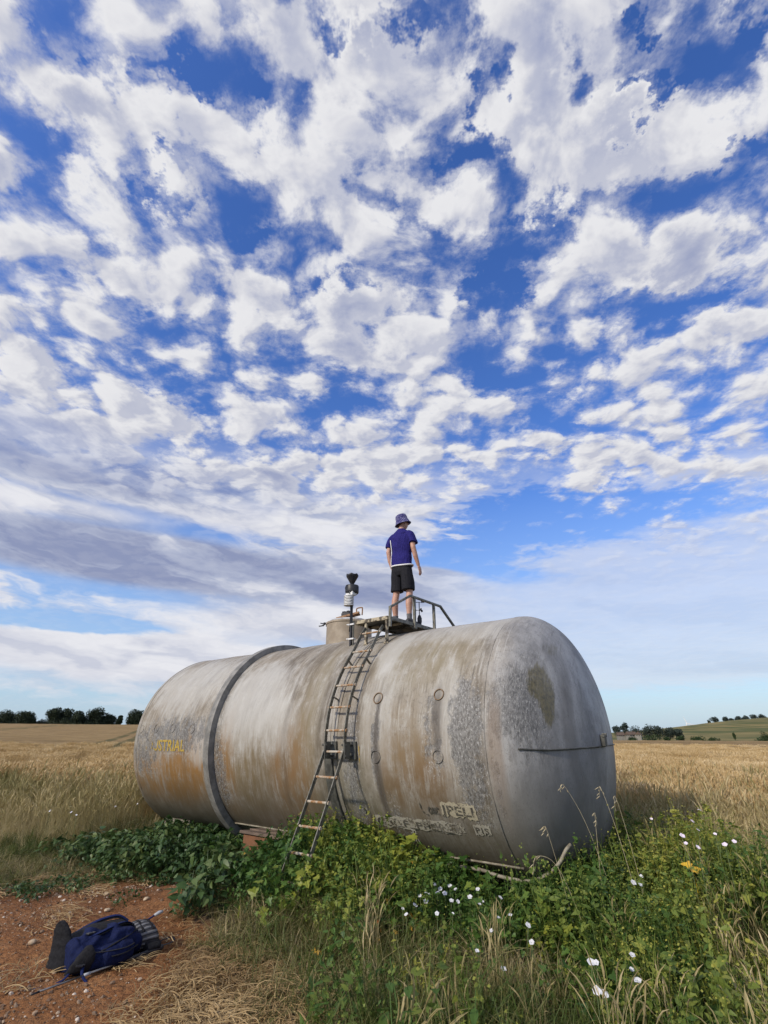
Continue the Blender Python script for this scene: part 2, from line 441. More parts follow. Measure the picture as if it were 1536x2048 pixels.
def make_ground():
    nr = 300
    rr = np.concatenate([[0.0], np.geomspace(0.35, 9000, nr)])
    ang = np.concatenate([np.linspace(-R_(62), R_(62), 420), np.linspace(R_(62), R_(298), 70)[1:-1]])
    na = len(ang)
    X = rr[:, None] * np.sin(ang)[None]; Y = rr[:, None] * np.cos(ang)[None]
    Z = ground_h(X, Y)
    V = np.stack([X, Y, Z], -1).reshape(-1, 3)
    i, j = np.meshgrid(np.arange(nr), np.arange(na), indexing='ij')
    j2 = (j + 1) % na
    F = np.stack([i * na + j, (i + 1) * na + j, (i + 1) * na + j2, i * na + j2], -1).reshape(-1, 4)
    me = bpy.data.meshes.new('ground')
    me.from_pydata(V.tolist(), [], F[:, ::-1].tolist()); me.update()
    x, y = V[:, 0], V[:, 1]
    r = np.hypot(x, y); az = np.arctan2(x, y)
    wl = sst(-az, -0.02, 0.34)
    soil = sst(soil_d(x, y), -0.12, 0.10)
    wheat = sst(field_edge(x, y), 0.2, 2.5) * (1 - sst(r, 275, 290) * wl) * (1 - sst(r, 118, 135) * (1 - wl)) * (y > 0)
    mead = sst(r, 115, 135) * (1 - wl) * (y > 0) + sst(r, 275, 290) * wl * (y > 0)
    a = me.color_attributes.new('zone', 'FLOAT_COLOR', 'POINT')
    a.data.foreach_set('color', np.stack([soil, wheat, mead, np.ones_like(soil)], -1).astype(np.float32).ravel())
    me.polygons.foreach_set('use_smooth', [True] * len(me.polygons))
    o = bpy.data.objects.new('ground', me); link(o); tag(o, kind='structure')
    m, N, b, out = mat_new('ground')
    p = N.n('ShaderNodeTexCoord').outputs['Object']
    zn = N.n('ShaderNodeAttribute', attribute_name='zone').outputs['Color']
    zs, zw, zm = N.sep(zn)
    n1 = N.noise(p, 1.6, 7, 0.6); n2 = N.noise(p, 22, 6, 0.62); n3 = N.noise(p, 0.35, 4, 0.5)
    earth = N.mix(N.ss(n2, 0.3, 0.7), (0.045, 0.034, 0.020), (0.105, 0.080, 0.048))
    so = N.mix(N.ss(n1, 0.3, 0.7), (0.225, 0.098, 0.037), (0.335, 0.160, 0.064))
    so = N.mix(N.ss(n3, 0.42, 0.62, 0.0, 0.45), so, (0.150, 0.070, 0.034))
    so = N.mix(N.ss(n2, 0.35, 0.75, 0.0, 0.75), so, (0.115, 0.046, 0.021))
    so = N.mix(N.ss(N.noise(p, 6.0, 4, 0.6), 0.52, 0.72, 0.0, 0.5), so, (0.32, 0.19, 0.10))
    c = N.mix(zs, earth, so)
    # standing crop seen from afar: drill rows, wheelings and lodged patches
    x, y, z = N.sep(p)
    row = N.m('SINE', N.m('MULTIPLY', N.m('ADD', N.m('MULTIPLY', x, 0.80), N.m('MULTIPLY', y, 0.30)), 6.0))
    wn = N.noise(N.v('MULTIPLY', p, (0.25, 1.6, 1.0)), 1.0, 8, 0.62)
    wc = N.mix(N.ss(wn, 0.34, 0.68), (0.195, 0.125, 0.052), (0.375, 0.260, 0.118))
    wc = N.mix(N.ss(row, 0.3, 1.0, 0.0, 0.10), wc, (0.22, 0.14, 0.05))
    wc = N.mix(N.ss(N.noise(N.v('MULTIPLY', p, (0.045, 0.16, 1.0)), 1.0, 5, 0.6), 0.50, 0.66, 0.0, 0.55), wc, (0.165, 0.112, 0.045))
    # wheelings curve across the field and show the green undergrowth between the stalks
    q = N.m('ADD', N.m('ADD', N.m('MULTIPLY', x, 0.928), N.m('MULTIPLY', y, 0.371)), 6.13 + 240.0)
    q = N.m('MULTIPLY', N.m('FRACT', N.m('DIVIDE', q, 24.0)), 24.0)
    lane = N.m('MAXIMUM', N.ss(N.m('ABSOLUTE', N.m('SUBTRACT', q, 1.0)), 0.62, 0.28), N.ss(N.m('ABSOLUTE', N.m('SUBTRACT', q, 2.9)), 0.62, 0.28))
    lane = N.m('MULTIPLY', N.m('MULTIPLY', lane, N.ss(x, -2.0, -4.0)), N.ss(N.noise(p, 0.12, 4, 0.6), 0.30, 0.48))
    wc = N.mix(N.m('MULTIPLY', lane, 0.9), wc, (0.105, 0.092, 0.035))
    c = N.mix(zw, c, wc)
    md = N.mix(N.ss(N.noise(N.v('MULTIPLY', p, (0.006, 0.02, 1.0)), 1.0, 5, 0.55), 0.40, 0.60), (0.085, 0.095, 0.032), (0.235, 0.185, 0.075))
    md = N.mix(N.ss(N.noise(p, 0.02, 6, 0.6), 0.4, 0.7, 0.0, 0.5), md, (0.11, 0.12, 0.045))
    c = N.mix(N.m('MULTIPLY', zm, N.m('SUBTRACT', 1.0, zw)), c, md)
    N.link(c, b.inputs['Base Color']); b.inputs['Roughness'].default_value = 0.95; b.inputs['Specular IOR Level'].default_value = 0.15
    bumped(N, b, N.m('ADD', N.m('ADD', n2, N.m('MULTIPLY', N.noise(p, 7.0, 5, 0.6), 1.5)), N.m('MULTIPLY', wn, N.m('MULTIPLY', zw, 3.0))), 1.0, 0.04)
    me.materials.append(m)
    return o


make_ground()

# ------------------------------------------------------------------ the tank and what is fixed to it
def TF(s, a, z):
    return TC + UX * s - NX * a + Vector((0, 0, z))


def frame_thing(name, base, label, cat, group=None):
    """Root empty at `base` (given in the tank's frame); parts are drawn in the tank's frame."""
    r = empty(name, TF(*base), PHI)
    tag(r, label, cat, group)
    off = (-base[0], -base[1], -base[2])
    return r, off


def tank_mat():
    m, N, b, out = mat_new('weathered_tank_paint')
    p = N.n('ShaderNodeTexCoord').outputs['Object']
    x, y, z = N.sep(p)
    th = N.m('ARCTAN2', z, y)
    zc = N.m('MINIMUM', N.m('MAXIMUM', N.m('DIVIDE', z, RT), -0.999), 0.999)
    # u runs along the barrel and on round the end plate, v goes up round the flank: one unbroken pair of coordinates
    sx = N.m('ADD', x, N.m('SUBTRACT', N.m('ABSOLUTE', y), N.m('MULTIPLY', N.m('SQRT', N.m('SUBTRACT', 1.0, N.m('MULTIPLY', zc, zc))), RT)))
    sz = N.m('MULTIPLY', N.m('ARCSINE', zc), RT)
    dome = N.ss(N.m('ADD', sx, N.m('MULTIPLY', N.m('SUBTRACT', N.noise(p, 3.0, 5, 0.6), 0.5), 0.5)), 0.22, -0.38)
    wv = N.noise(p, 1.5, 3, 0.5)
    sxw = N.m('ADD', sx, N.m('MULTIPLY', N.m('SUBTRACT', wv, 0.5), 0.12))
    st_w = N.noise(N.xyz(N.m('MULTIPLY', sxw, 2.6), N.m('MULTIPLY', sz, 0.55), 3.0), 1.0, 4, 0.55)          # broad vertical runs
    st_f = N.noise(N.xyz(N.m('MULTIPLY', sxw, 17.0), N.m('MULTIPLY', sz, 1.1), 0.0), 1.0, 6, 0.62)         # fine runs
    blot = N.noise(p, 1.3, 6, 0.58)
    fine = N.noise(p, 26.0, 5, 0.65)
    mott = N.noise(N.xyz(N.m('MULTIPLY', sxw, 7.0), N.m('MULTIPLY', sz, 3.2), 5.0), 1.0, 8, 0.66)
    grain = N.noise(N.xyz(sx, N.m('MULTIPLY', sz, 0.6), x), 75.0, 3, 0.6)
    drip = N.noise(N.xyz(N.m('MULTIPLY', sxw, 42.0), N.m('MULTIPLY', sz, 2.4), 9.0), 1.0, 5, 0.65)
    c = N.mix(N.ss(st_w, 0.34, 0.66), (0.352, 0.334, 0.295), (0.248, 0.214, 0.166))
    c = N.mix(N.ss(blot, 0.42, 0.70, 0.0, 0.6), c, (0.250, 0.208, 0.152))
    c = N.mix(N.ss(mott, 0.49, 0.66, 0.0, 0.75), c, (0.168, 0.142, 0.106))
    c = N.mix(N.ss(mott, 0.48, 0.33, 0.0, 0.65), c, (0.425, 0.410, 0.368))
    c = N.mix(N.ss(st_f, 0.53, 0.74, 0.0, 0.55), c, (0.130, 0.105, 0.076))
    c = N.mix(N.ss(st_f, 0.44, 0.25, 0.0, 0.35), c, (0.46, 0.45, 0.415))
    c = N.mix(N.ss(fine, 0.54, 0.70, 0.0, 0.60), c, (0.14, 0.118, 0.092))
    c = N.mix(N.ss(grain, 0.57, 0.70, 0.0, 0.60), c, (0.11, 0.095, 0.075))
    c = N.mix(N.ss(drip, 0.56, 0.66, 0.0, 0.72), c, (0.100, 0.085, 0.064))
    c = N.mix(N.ss(drip, 0.43, 0.33, 0.0, 0.55), c, (0.48, 0.465, 0.42))
    # end plate: cold grey of its sky-lit side painted into the colour
    gd = N.mix(N.ss(N.noise(N.v('MULTIPLY', p, (2.2, 2.2, 1.3)), 1.0, 8, 0.64), 0.36, 0.64), (0.40, 0.395, 0.385), (0.215, 0.212, 0.208))
    gd = N.mix(N.ss(mott, 0.50, 0.70, 0.0, 0.5), gd, (0.135, 0.13, 0.125))
    gd = N.mix(N.ss(st_f, 0.55, 0.80, 0.0, 0.4), gd, (0.12, 0.118, 0.115))
    gd = N.mix(N.ss(fine, 0.55, 0.76, 0.0, 0.5), gd, (0.11, 0.105, 0.10))
    gd = N.mix(N.ss(grain, 0.57, 0.70, 0.0, 0.55), gd, (0.09, 0.085, 0.08))
    gd = N.mix(N.ss(drip, 0.58, 0.70, 0.0, 0.45), gd, (0.10, 0.098, 0.095))
    gd = N.mix(N.ss(drip, 0.42, 0.32, 0.0, 0.40), gd, (0.46, 0.455, 0.45))
    c = N.mix(dome, c, gd)

    jit = N.m('MULTIPLY', N.m('SUBTRACT', N.noise(N.xyz(N.m('MULTIPLY', sx, 5.0), N.m('MULTIPLY', sz, 2.0), 1.0), 1.0, 6, 0.65), 0.5), 1.5)
    ragd = N.m('MULTIPLY', N.m('SUBTRACT', st_f, 0.5), 1.3)
    def patch(u0, v0, ru, rv, soft=0.6, rag=1.0):
        """rounded area centred at (u0 metres along, v0 metres round the barrel) with a ragged edge"""
        q = N.v('MULTIPLY', N.v('SUBTRACT', N.xyz(sx, sz, 0.0), (u0, v0, 0.0)), (1.0 / ru, 1.0 / rv, 0.0))
        l = N.v('LENGTH', q)
        l = N.m('ADD', l, N.m('MULTIPLY', N.m('ADD', N.m('ADD', jit, ragd), N.m('MULTIPLY', N.m('SUBTRACT', mott, 0.5), 2.0)), 0.55 * rag))
        return N.ss(l, 1.0 + soft, 1.0 - soft * 0.4)
    cyl = N.ss(sx, -0.04, 0.02)
    endp = N.ss(sx, 0.05, -0.05)
    def lay(c, mask, col, amt=1.0):
        return N.mix(N.m('MULTIPLY', mask, amt), c, col)
    D = RT * math.pi / 180
    R = RT
    onc = lambda *a, **k: N.m('MULTIPLY', patch(*a, **k), cyl)
    ond = lambda *a, **k: N.m('MULTIPLY', patch(*a, **k), endp)
    brk = N.ss(N.m('ADD', N.m('MULTIPLY', mott, 0.5), N.m('ADD', N.m('MULTIPLY', st_f, 0.3), N.m('MULTIPLY', drip, 0.2))), 0.40, 0.60, 0.15, 1.0)
    # brown and ochre rust staining along the waist of the barrel
    for (s0, t0, rs, rt, col, amt) in [
            (0.72 * R, -14, 0.24 * R, 13, (0.179, 0.104, 0.043), 0.85), (0.42 * R, -12, 0.12 * R, 14, (0.179, 0.107, 0.047), 0.7), (0.75 * R, 2, 0.30 * R, 10, (0.244, 0.182, 0.101), 0.55),
            (0.65 * R, 40, 0.40 * R, 14, (0.244, 0.207, 0.129), 0.75), (1.0 * R, -41, 0.16 * R, 6, (0.194, 0.107, 0.039), 0.8),
            (2.35 * R, -16, 0.40 * R, 24, (0.172, 0.128, 0.066), 0.75), (1.85 * R, -14, 0.22 * R, 26, (0.179, 0.128, 0.062), 0.8), (1.75 * R, 20, 0.14 * R, 30, (0.223, 0.187, 0.113), 0.7), (2.85 * R, -22, 0.35 * R, 20, (0.187, 0.137, 0.062), 0.6),
            (3.42 * R, -15, 0.26 * R, 14, (0.300, 0.150, 0.036), 1.0), (4.1 * R, -25, 0.55 * R, 12, (0.310, 0.155, 0.034), 1.0), (3.75 * R, -24, 0.30 * R, 12, (0.270, 0.140, 0.040), 0.9), (2.9 * R, -18, 0.12 * R, 22, (0.255, 0.135, 0.045), 0.8), (1.95 * R, -22, 0.20 * R, 22, (0.235, 0.125, 0.048), 0.8), (4.0 * R, 12, 0.45 * R, 12, (0.235, 0.19, 0.13), 0.6),
            (1.25 * R, -28, 0.3 * R, 20, (0.172, 0.161, 0.109), 0.6)]:
        c = lay(c, N.m('MULTIPLY', onc(s0, t0 * D, rs, rt * D, soft=0.95), brk), col, amt * 0.95)
    for (s0, t0, rs, rt) in [(3.03 * R, -5, .05 * R, 55), (1.56 * R, 5, .05 * R, 50), (2.02 * R, 18, .035 * R, 45), (1.16 * R, 20, .035 * R, 40), (2.30 * R, 48, .10 * R, 26), (0.05 * R, 0, .03 * R, 60), (3.6 * R, 20, .05 * R, 30), (1.9 * R, 45, .06 * R, 25)]:
        c = lay(c, N.m('MULTIPLY', onc(s0, t0 * D, rs, rt * D, soft=1.0, rag=1.2), brk), (0.105, 0.085, 0.060), 0.75)
    # pale, sun-bleached areas
    for (s0, t0, rs, rt, amt) in [(2.6 * R, 22, 0.45 * R, 22, 0.75), (2.15 * R, 8, 0.22 * R, 12, 0.5), (3.9 * R, 38, 0.6 * R, 20, 0.65), (1.0 * R, 50, 0.12 * R, 16, 0.7), (0.2 * R, 62, 0.6 * R, 12, 0.5), (3.35 * R, -4, 0.10 * R, 10, 0.7), (0.95 * R, 12, 0.12 * R, 26, 0.4), (0.32 * R, 12, 0.10 * R, 20, 0.45)]:
        c = lay(c, onc(s0, t0 * D, rs, rt * D), (0.47, 0.46, 0.425), amt * .8)
    # grime on the underside, deepened with shade painted into the colour
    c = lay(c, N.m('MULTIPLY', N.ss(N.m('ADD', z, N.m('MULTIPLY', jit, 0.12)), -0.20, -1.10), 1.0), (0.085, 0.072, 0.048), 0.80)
    # flaking: dark primer with chips of pale paint left on it
    spot = N.noise(N.xyz(sx, N.m('MULTIPLY', sz, 0.5), 0.0), 44.0, 6, 0.74)
    speck = N.ss(spot, 0.46, 0.53)
    fl = None
    for (s0, t0, rs, rt, k) in [(0.15 * R, 5, 0.105 * R, 17, 1.0), (0.13 * R, -14, 0.10 * R, 13, 0.8), (3.13 * R, 12, 0.10 * R, 32, 0.75), (3.02 * R, -16, 0.12 * R, 16, 0.75), (3.75 * R, 3, 0.60 * R, 9, 0.75), (4.4 * R, -8, 0.25 * R, 12, 0.7), (0.42 * R, 0, 0.07 * R, 12, 0.6), (0.96 * R, -2, 0.035 * R, 14, 0.9), (1.22 * R, -12, 0.07 * R, 26, 0.7), (0.88 * R, -34, 0.07 * R, 12, 0.5), (0.45 * R, 8, 0.045 * R, 9, 0.7)]:
        g = N.m('MULTIPLY', onc(s0, t0 * D, rs, rt * D, soft=1.1), k)
        fl = g if fl is None else N.m('MAXIMUM', fl, g)
    for (y0, z0, ry, rz, k) in [(-.16, .30, .13, .24, .7), (-.36, .36, .17, .26, .95), (-.55, .30, .16, .34, .85), (-.55, .80, .22, .10, .45), (-.08, -.35, .035, .40, .5), (-.75, .10, .12, .25, .55)]:
        fl = N.m('MAXIMUM', fl, N.m('MULTIPLY', ond(y0, z0, ry, rz, soft=1.2), k))
    spotb = N.noise(N.xyz(sx, N.m('MULTIPLY', sz, 0.55), 2.0), 11.0, 8, 0.72)
    flake = N.m('MULTIPLY', N.ss(N.m('ADD', N.m('MULTIPLY', fl, 0.50), N.m('ADD', N.m('MULTIPLY', spotb, 1.25), N.m('MULTIPLY', spot, 0.45))), 1.06, 1.27), N.ss(fl, 0.02, 0.2))
    prim = N.mix(speck, (0.075, 0.074, 0.072), (0.19, 0.187, 0.18))
    c = lay(c, flake, prim, 0.80)
    c = lay(c, N.m('MULTIPLY', N.m('MULTIPLY', N.ss(fl, 0.1, 0.5), N.ss(N.noise(N.xyz(sx, N.m('MULTIPLY', sz, 0.45), 7.0), 60.0, 5, 0.7), 0.56, 0.62)), 1.0), (0.43, 0.42, 0.395), 0.75)
    # dark dribbles below the welded-on eyes, moss on the end plate
    for (s0, t0, rs, rt) in [(0.385 * R, 8.5, 0.035 * R, 9.5), (0.955 * R, -8, 0.018 * R, 22), (0.93 * R, -24, 0.02 * R, 18)]:
        c = lay(c, onc(s0, t0 * D, rs, rt * D, soft=0.9, rag=1.15), (0.075, 0.062, 0.05), 0.72)
    moss = N.m('MAXIMUM', N.m('MAXIMUM', ond(-.72, .58, .17, .17, soft=0.6), ond(-.88, .36, .13, .22, soft=0.6)), N.m('MULTIPLY', ond(-.95, .98, .16, .09, soft=0.9), 0.6))
    moss = N.ss(N.m('ADD', N.m('MULTIPLY', moss, .55), N.m('ADD', N.m('MULTIPLY', spotb, .7), N.m('MULTIPLY', drip, .5))), 0.78, 1.16)
    c = lay(c, moss, N.mix(N.ss(fine, 0.4, 0.65), (0.125, 0.105, 0.042), (0.060, 0.052, 0.026)), 0.78)
    c = lay(c, ond(-.10, -.15, .07, .45, soft=0.7), (0.225, 0.165, 0.115), 0.55)
    c = lay(c, ond(-1.3, -.5, .5, .45, soft=0.9), (0.145, 0.14, 0.137), 0.5)
    c = lay(c, ond(-.55, -.65, .45, .35, soft=0.9), (0.165, 0.16, 0.152), 0.5)
    c = lay(c, ond(-1.25, .15, .10, .5, soft=0.9), (0.13, 0.12, 0.11), 0.5)
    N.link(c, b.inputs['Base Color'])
    N.link(N.ss(blot, 0.3, 0.7, 0.50, 0.72), b.inputs['Roughness'])
    b.inputs['Specular IOR Level'].default_value = 0.35
    h = N.m('ADD', N.m('MULTIPLY', fine, 0.35), N.m('MULTIPLY', flake, -0.9))
    h = N.m('ADD', h, N.m('MULTIPLY', st_f, 0.25))
    bumped(N, b, h, 0.55, 0.006)
    return m


M = {}
M['tank'] = tank_mat()
M['concrete'] = plain('concrete', (0.30, 0.27, 0.22), (0.17, 0.15, 0.12), 9, 0.9, bump=0.4)
M['steel'] = plain('dark_steel', (0.115, 0.115, 0.10), (0.055, 0.055, 0.048), 14, 0.55, 0.2, bump=0.15)
M['galv'] = plain('dull_steel_rail', (0.215, 0.205, 0.17), (0.105, 0.098, 0.075), 18, 0.5, 0.25, bump=0.15)
M['rung'] = plain('rusty_cream_bar', (0.44, 0.39, 0.31), (0.29, 0.155, 0.065), 16, 0.7, bump=0.2, lo=0.42, hi=0.58)
M['chipped'] = plain('chipped_cream_steel', (0.42, 0.36, 0.25), (0.085, 0.07, 0.05), 17, 0.7, bump=0.2, lo=0.44, hi=0.56)
M['turret'] = plain('beige_turret_paint', (0.36, 0.30, 0.225), (0.265, 0.215, 0.155), 5, 0.6, bump=0.15)
M['lid'] = plain('pale_lid_paint', (0.50, 0.50, 0.49), (0.30, 0.29, 0.27), 6, 0.5, bump=0.1)
M['rust'] = plain('rust', (0.20, 0.10, 0.05), (0.33, 0.20, 0.11), 25, 0.85, bump=0.3)
M['black'] = plain('black_plastic', (0.018, 0.018, 0.022), (0.030, 0.030, 0.034), 6, 0.45)
M['white'] = plain('white_plastic', (0.74, 0.74, 0.73), (0.62, 0.62, 0.60), 10, 0.45)
M['pipe'] = plain('pale_weathered_pipe', (0.30, 0.27, 0.205), (0.15, 0.128, 0.09), 14, 0.7, bump=0.2)
M['board'] = plain('brown_board', (0.105, 0.075, 0.055), (0.175, 0.125, 0.09), 7, 0.85, bump=0.3)


def worn_paint(name, col, col2, cover=0.5, along=None):
    """flat paint with a ragged, flaked-off edge; bare places let the surface behind it show"""
    m, N, b, out = mat_new(name)
    p = N.n('ShaderNodeTexCoord').outputs['Object']
    n = N.noise(N.v('MULTIPLY', p, (1.0, 1.0, 0.55)), 38.0, 5, 0.7)
    big = N.noise(p, 7.0, 3, 0.5)
    t = N.m('ADD', n, N.m('MULTIPLY', N.m('SUBTRACT', big, 0.5), 0.5))
    if along is not None:
        x, y, z = N.sep(p)
        t = N.m('ADD', t, N.ss(x, along[0], along[1], 0.10, -0.24, 'LINEAR'))
    N.link(N.mix(N.ss(n, 0.35, 0.65), col, col2), b.inputs['Base Color'])
    b.inputs['Roughness'].default_value = 0.7
    mx = N.n('ShaderNodeMixShader'); tr = N.n('ShaderNodeBsdfTransparent')
    N.link(N.ss(t, cover - 0.03, cover + 0.03), mx.inputs[0])
    N.link(tr.outputs[0], mx.inputs[1]); N.link(b.outputs[0], mx.inputs[2]); N.link(mx.outputs[0], out.inputs[0])
    return m


M['yellow_letter'] = worn_paint('yellow_lettering_paint', (0.50, 0.34, 0.04), (0.34, 0.235, 0.06), 0.47, (3.95 * RT, 4.5 * RT))
M['cream_patch'] = worn_paint('cream_patch_paint', (0.46, 0.41, 0.29), (0.34, 0.30, 0.215), 0.40)
M['grey_patch'] = worn_paint('grey_cream_patch_paint', (0.42, 0.395, 0.325), (0.30, 0.275, 0.22), 0.46)
M['letter_dark'] = worn_paint('dark_lettering_paint', (0.06, 0.055, 0.045), (0.10, 0.09, 0.07), 0.47)
M['letter_white'] = worn_paint('white_lettering_paint', (0.70, 0.68, 0.60), (0.6, 0.58, 0.5), 0.40)


def dent_at(S, A):
    return (fbm(S * 1.1 + 50, np.cos(A) * 2 + 20 + np.sin(A) * 1.3, 3, 31) - 0.44) * 0.030 + (fbm(S * 3 + 9, np.sin(A) * 4 + 30 + np.cos(A) * 3, 2, 33) - 0.37) * 0.010


def make_tank():
    base = (2.3 * RT, 0, -TC.z)
    root, off = frame_thing('storage_tank', base, 'huge weathered beige steel storage tank lying on its side beside the wheat field', 'tank')
    na = 168
    ths = np.linspace(0, 2 * np.pi, na + 1)[:-1]

    def skin(name, prof):
        """prof: list of (s, r). Slightly beaten sheet metal."""
        prof = np.array(prof)
        S = np.repeat(prof[:, 0][:, None], na, 1); Rr = np.repeat(prof[:, 1][:, None], na, 1)
        A = np.repeat(ths[None], len(prof), 0)
        dent = dent_at(S, A)
        Rr = Rr + dent * np.clip(Rr / RT, 0, 1)
        V = np.stack([S, Rr * np.cos(A), Rr * np.sin(A)], -1).reshape(-1, 3)
        k = len(prof); i, j = np.meshgrid(np.arange(k - 1), np.arange(na), indexing='ij'); j2 = (j + 1) % na
        F = np.stack([i * na + j, i * na + j2, (i + 1) * na + j2, (i + 1) * na + j], -1).reshape(-1, 4)
        mb = MB(); mb.v = V.tolist(); mb.f = F.tolist()
        o = mb.build(name, M['tank'], root, smooth=True, loc=off)
        return o
    R = RT
    for (s0, s1, dr) in [(0.0, 1.44 * R, 0.0), (1.43 * R, 2.0 * R, 0.011), (1.985 * R, 3.13 * R, 0.0), (3.12 * R, 4.6 * R, 0.004)]:
        k = max(4, int((s1 - s0) / 0.09))
        pr = [(s, R + dr) for s in np.linspace(s0, s1, k)]
        pr = [(s0, R - 0.02)] + pr + [(s1, R - 0.02)]
        auto_smooth(skin('shell_plate', pr), 50)
    a = np.linspace(0, 1, 44)
    near = [(-0.5 * R * math.sin(t * math.pi / 2) ** (2 / 2.4), max(R * max(math.cos(t * math.pi / 2), 0) ** (2 / 1.6), 0.002)) for t in a]
    far = [(4.6 * R + 0.45 * R * math.sin(t * math.pi / 2) ** (2 / 2.3), max(R * max(math.cos(t * math.pi / 2), 0) ** (2 / 1.9), 0.002)) for t in a]
    skin('end_dome', near); skin('end_dome', far)
    # weld beads where the end plates meet the barrel
    for s in (0.0, 4.6 * R):
        mb = MB(); pts = [(s + random.uniform(-.0015, .0015), (R + 0.002) * math.cos(t), (R + 0.002) * math.sin(t)) for t in np.linspace(0, 2 * math.pi, 220)]
        mb.tube(pts, 0.0045, 5, cap=False); mb.build('weld_bead', M['tank'], root, smooth=True, loc=off)
    # stiffening bands
    for (s0, s1, h) in [(3.075 * R, 3.165 * R, 0.085)]:
        mb = MB(); mb.lathe([(R - 0.03, s0), (R + h, s0), (R + h, s1), (R - 0.03, s1)], 168, axis='x', cap0=False, cap1=False)
        o = mb.build('stiffening_band', M['steel_band'], root, loc=off); bevel(o, 0.008, 2); auto_smooth(o, 50)
    mb = MB(); mb.lathe([(R - .02, 1.36 * R), (R + .011, 1.362 * R), (R + .013, 1.50 * R), (R - .02, 1.503 * R)], 168, axis='x', cap0=False, cap1=False)
    auto_smooth(mb.build('doubler_plate', M['tank'], root, loc=off), 50)
    mb = MB(); n = 40; q0, q1 = R_(-5.5), R_(-75)  # lower run of the band, shade of its underside put in as dark steel
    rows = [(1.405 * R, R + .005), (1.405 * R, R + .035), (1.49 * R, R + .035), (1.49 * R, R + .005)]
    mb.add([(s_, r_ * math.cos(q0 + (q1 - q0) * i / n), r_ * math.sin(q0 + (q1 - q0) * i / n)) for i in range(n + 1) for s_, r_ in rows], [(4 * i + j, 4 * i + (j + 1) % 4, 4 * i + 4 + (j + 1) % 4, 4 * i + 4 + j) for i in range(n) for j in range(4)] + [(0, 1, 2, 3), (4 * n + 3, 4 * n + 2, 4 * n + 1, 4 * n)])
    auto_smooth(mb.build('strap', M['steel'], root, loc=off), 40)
    # long bar low on the flank, pipe round the near foot
    mb = MB(); t = R_(-50.0)
    mb.tube([(s, (R + 0.012) * math.cos(t) + random.uniform(-.004, .004), (R + 0.012) * math.sin(t)) for s in np.linspace(-0.05, 3.05 * R, 24)], 0.010, 6)
    mb.build('flank_rod', M['pipe'], root, smooth=True, loc=off)
    mb = MB()
    pp = [(2.9, .90, -1.13), (2.2, .90, -1.15), (1.4, .90, -1.15), (.8, .90, -1.14), (.41, .90, -1.13), (.20, .885, -1.16), (-.08, .885, -1.16), (-.25, .87, -1.09), (-.36, .83, -1.00), (-.42, .78, -.90), (-.45, .73, -.86)]
    mb.tube(catmull(pp, 5), 0.016, 8); mb.build('foot_pipe', M['pipe'], root, smooth=True, loc=off)
    # rod and lug on the end plate
    mb = MB(); mb.tube(catmull([(-.285, 1.285, -.065), (-.47, 1.025, -.075), (-.612, .60, -.066), (-.69, .1, -.055), (-.65, -.47, -.045)], 5), 0.008, 6)
    mb.build('end_rod', M['steel'], root, smooth=True, loc=off)
    mb = MB(); mb.box((-.705, .09, 0.0), (.05, .075, .11)); mb.box((-.72, .13, .05), (.03, .012, .04)); mb.box((-.72, .05, .05), (.03, .012, .04))
    bevel(mb.build('lug', M['steel'], root, loc=off), 0.006)
    # welded-on eyes
    for (s, tdeg, r) in [(.965, 18.2, .060), (.382, 18.5, .056), (.953, -6.6, .060), (.383, -5.9, .058), (4.56, 6.0, .062), (4.22, 6.1, .062), (3.875, 6.3, .062), (3.506, 5.6, .062)]:
        t = R_(tdeg); rl = R + .006 + float(dent_at(np.array(s * R), np.array(t))); c = Vector((s * R, rl * math.cos(t), rl * math.sin(t)))
        ea = Vector((1, 0, 0)); eb = Vector((0, -math.sin(t), math.cos(t)))
        mb = MB(); mb.tube([c + ea * math.cos(q) * r + eb * math.sin(q) * r for q in np.linspace(0, 2 * math.pi, 25)], 0.0065 if tdeg > 10 else 0.0042, 6, cap=False)
        mb.build('welded_eye', M['tank'] if tdeg < 10 else M['rust_pale'], root, smooth=True, loc=off)
    # inspection turret
    ct = (2.16 * R, 0.0); rr = 0.262 * R; zt = 1.215 * R
    mb = MB(); mb.lathe([(rr, 0.88 * R), (rr, zt - .02), (rr + .012, zt - .015), (rr + .012, zt + .012), (rr - .02, zt + .02)], 48, (ct[0], ct[1], 0), cap0=False)
    tur = auto_smooth(mb.build('turret', M['turret'], root, loc=off), 40)
    mb = MB(); mb.lathe([(rr - .03, zt + .018), (rr - .06, zt + .05), (rr * .55, zt + .078), (.02, zt + .086)], 40, (ct[0], ct[1], 0))
    auto_smooth(mb.build('lid', M['lid'], tur), 40)
    top = zt + .045
    mb = MB(); mb.beam((ct[0] + .30, .16, top + .0), (ct[0] - .30, .10, top + .06), .05, .028); mb.beam((ct[0] + .1, .20, top + .03), (ct[0] - .34, .16, top + .075), .03, .03)
    bevel(mb.build('locking_bar', M['rust'], tur), .004)
    mb = MB(); cx = ct[0] - .33
    mb.tube(catmull([(cx + .055, .14, top + .03), (cx + .06, .14, top + .13), (cx + .04, .14, top + .15), (cx - .04, .14, top + .15), (cx - .06, .14, top + .13), (cx - .055, .14, top + .03)], 4), .010, 8)
    mb.build('lid_handle', M['rust'], tur, smooth=True)
    mb = MB()
    for k in range(5):
        q = Vector((ct[0] + .30 + .02 * k, .18 + random.uniform(-.03, .03), top - .04 + random.uniform(-.01, .03))); mb.beam(q, q + Vector((.09, random.uniform(-.05, .05), random.uniform(-.02, .05))), .016, .016)
    mb.build('clamp', M['black'], tur)
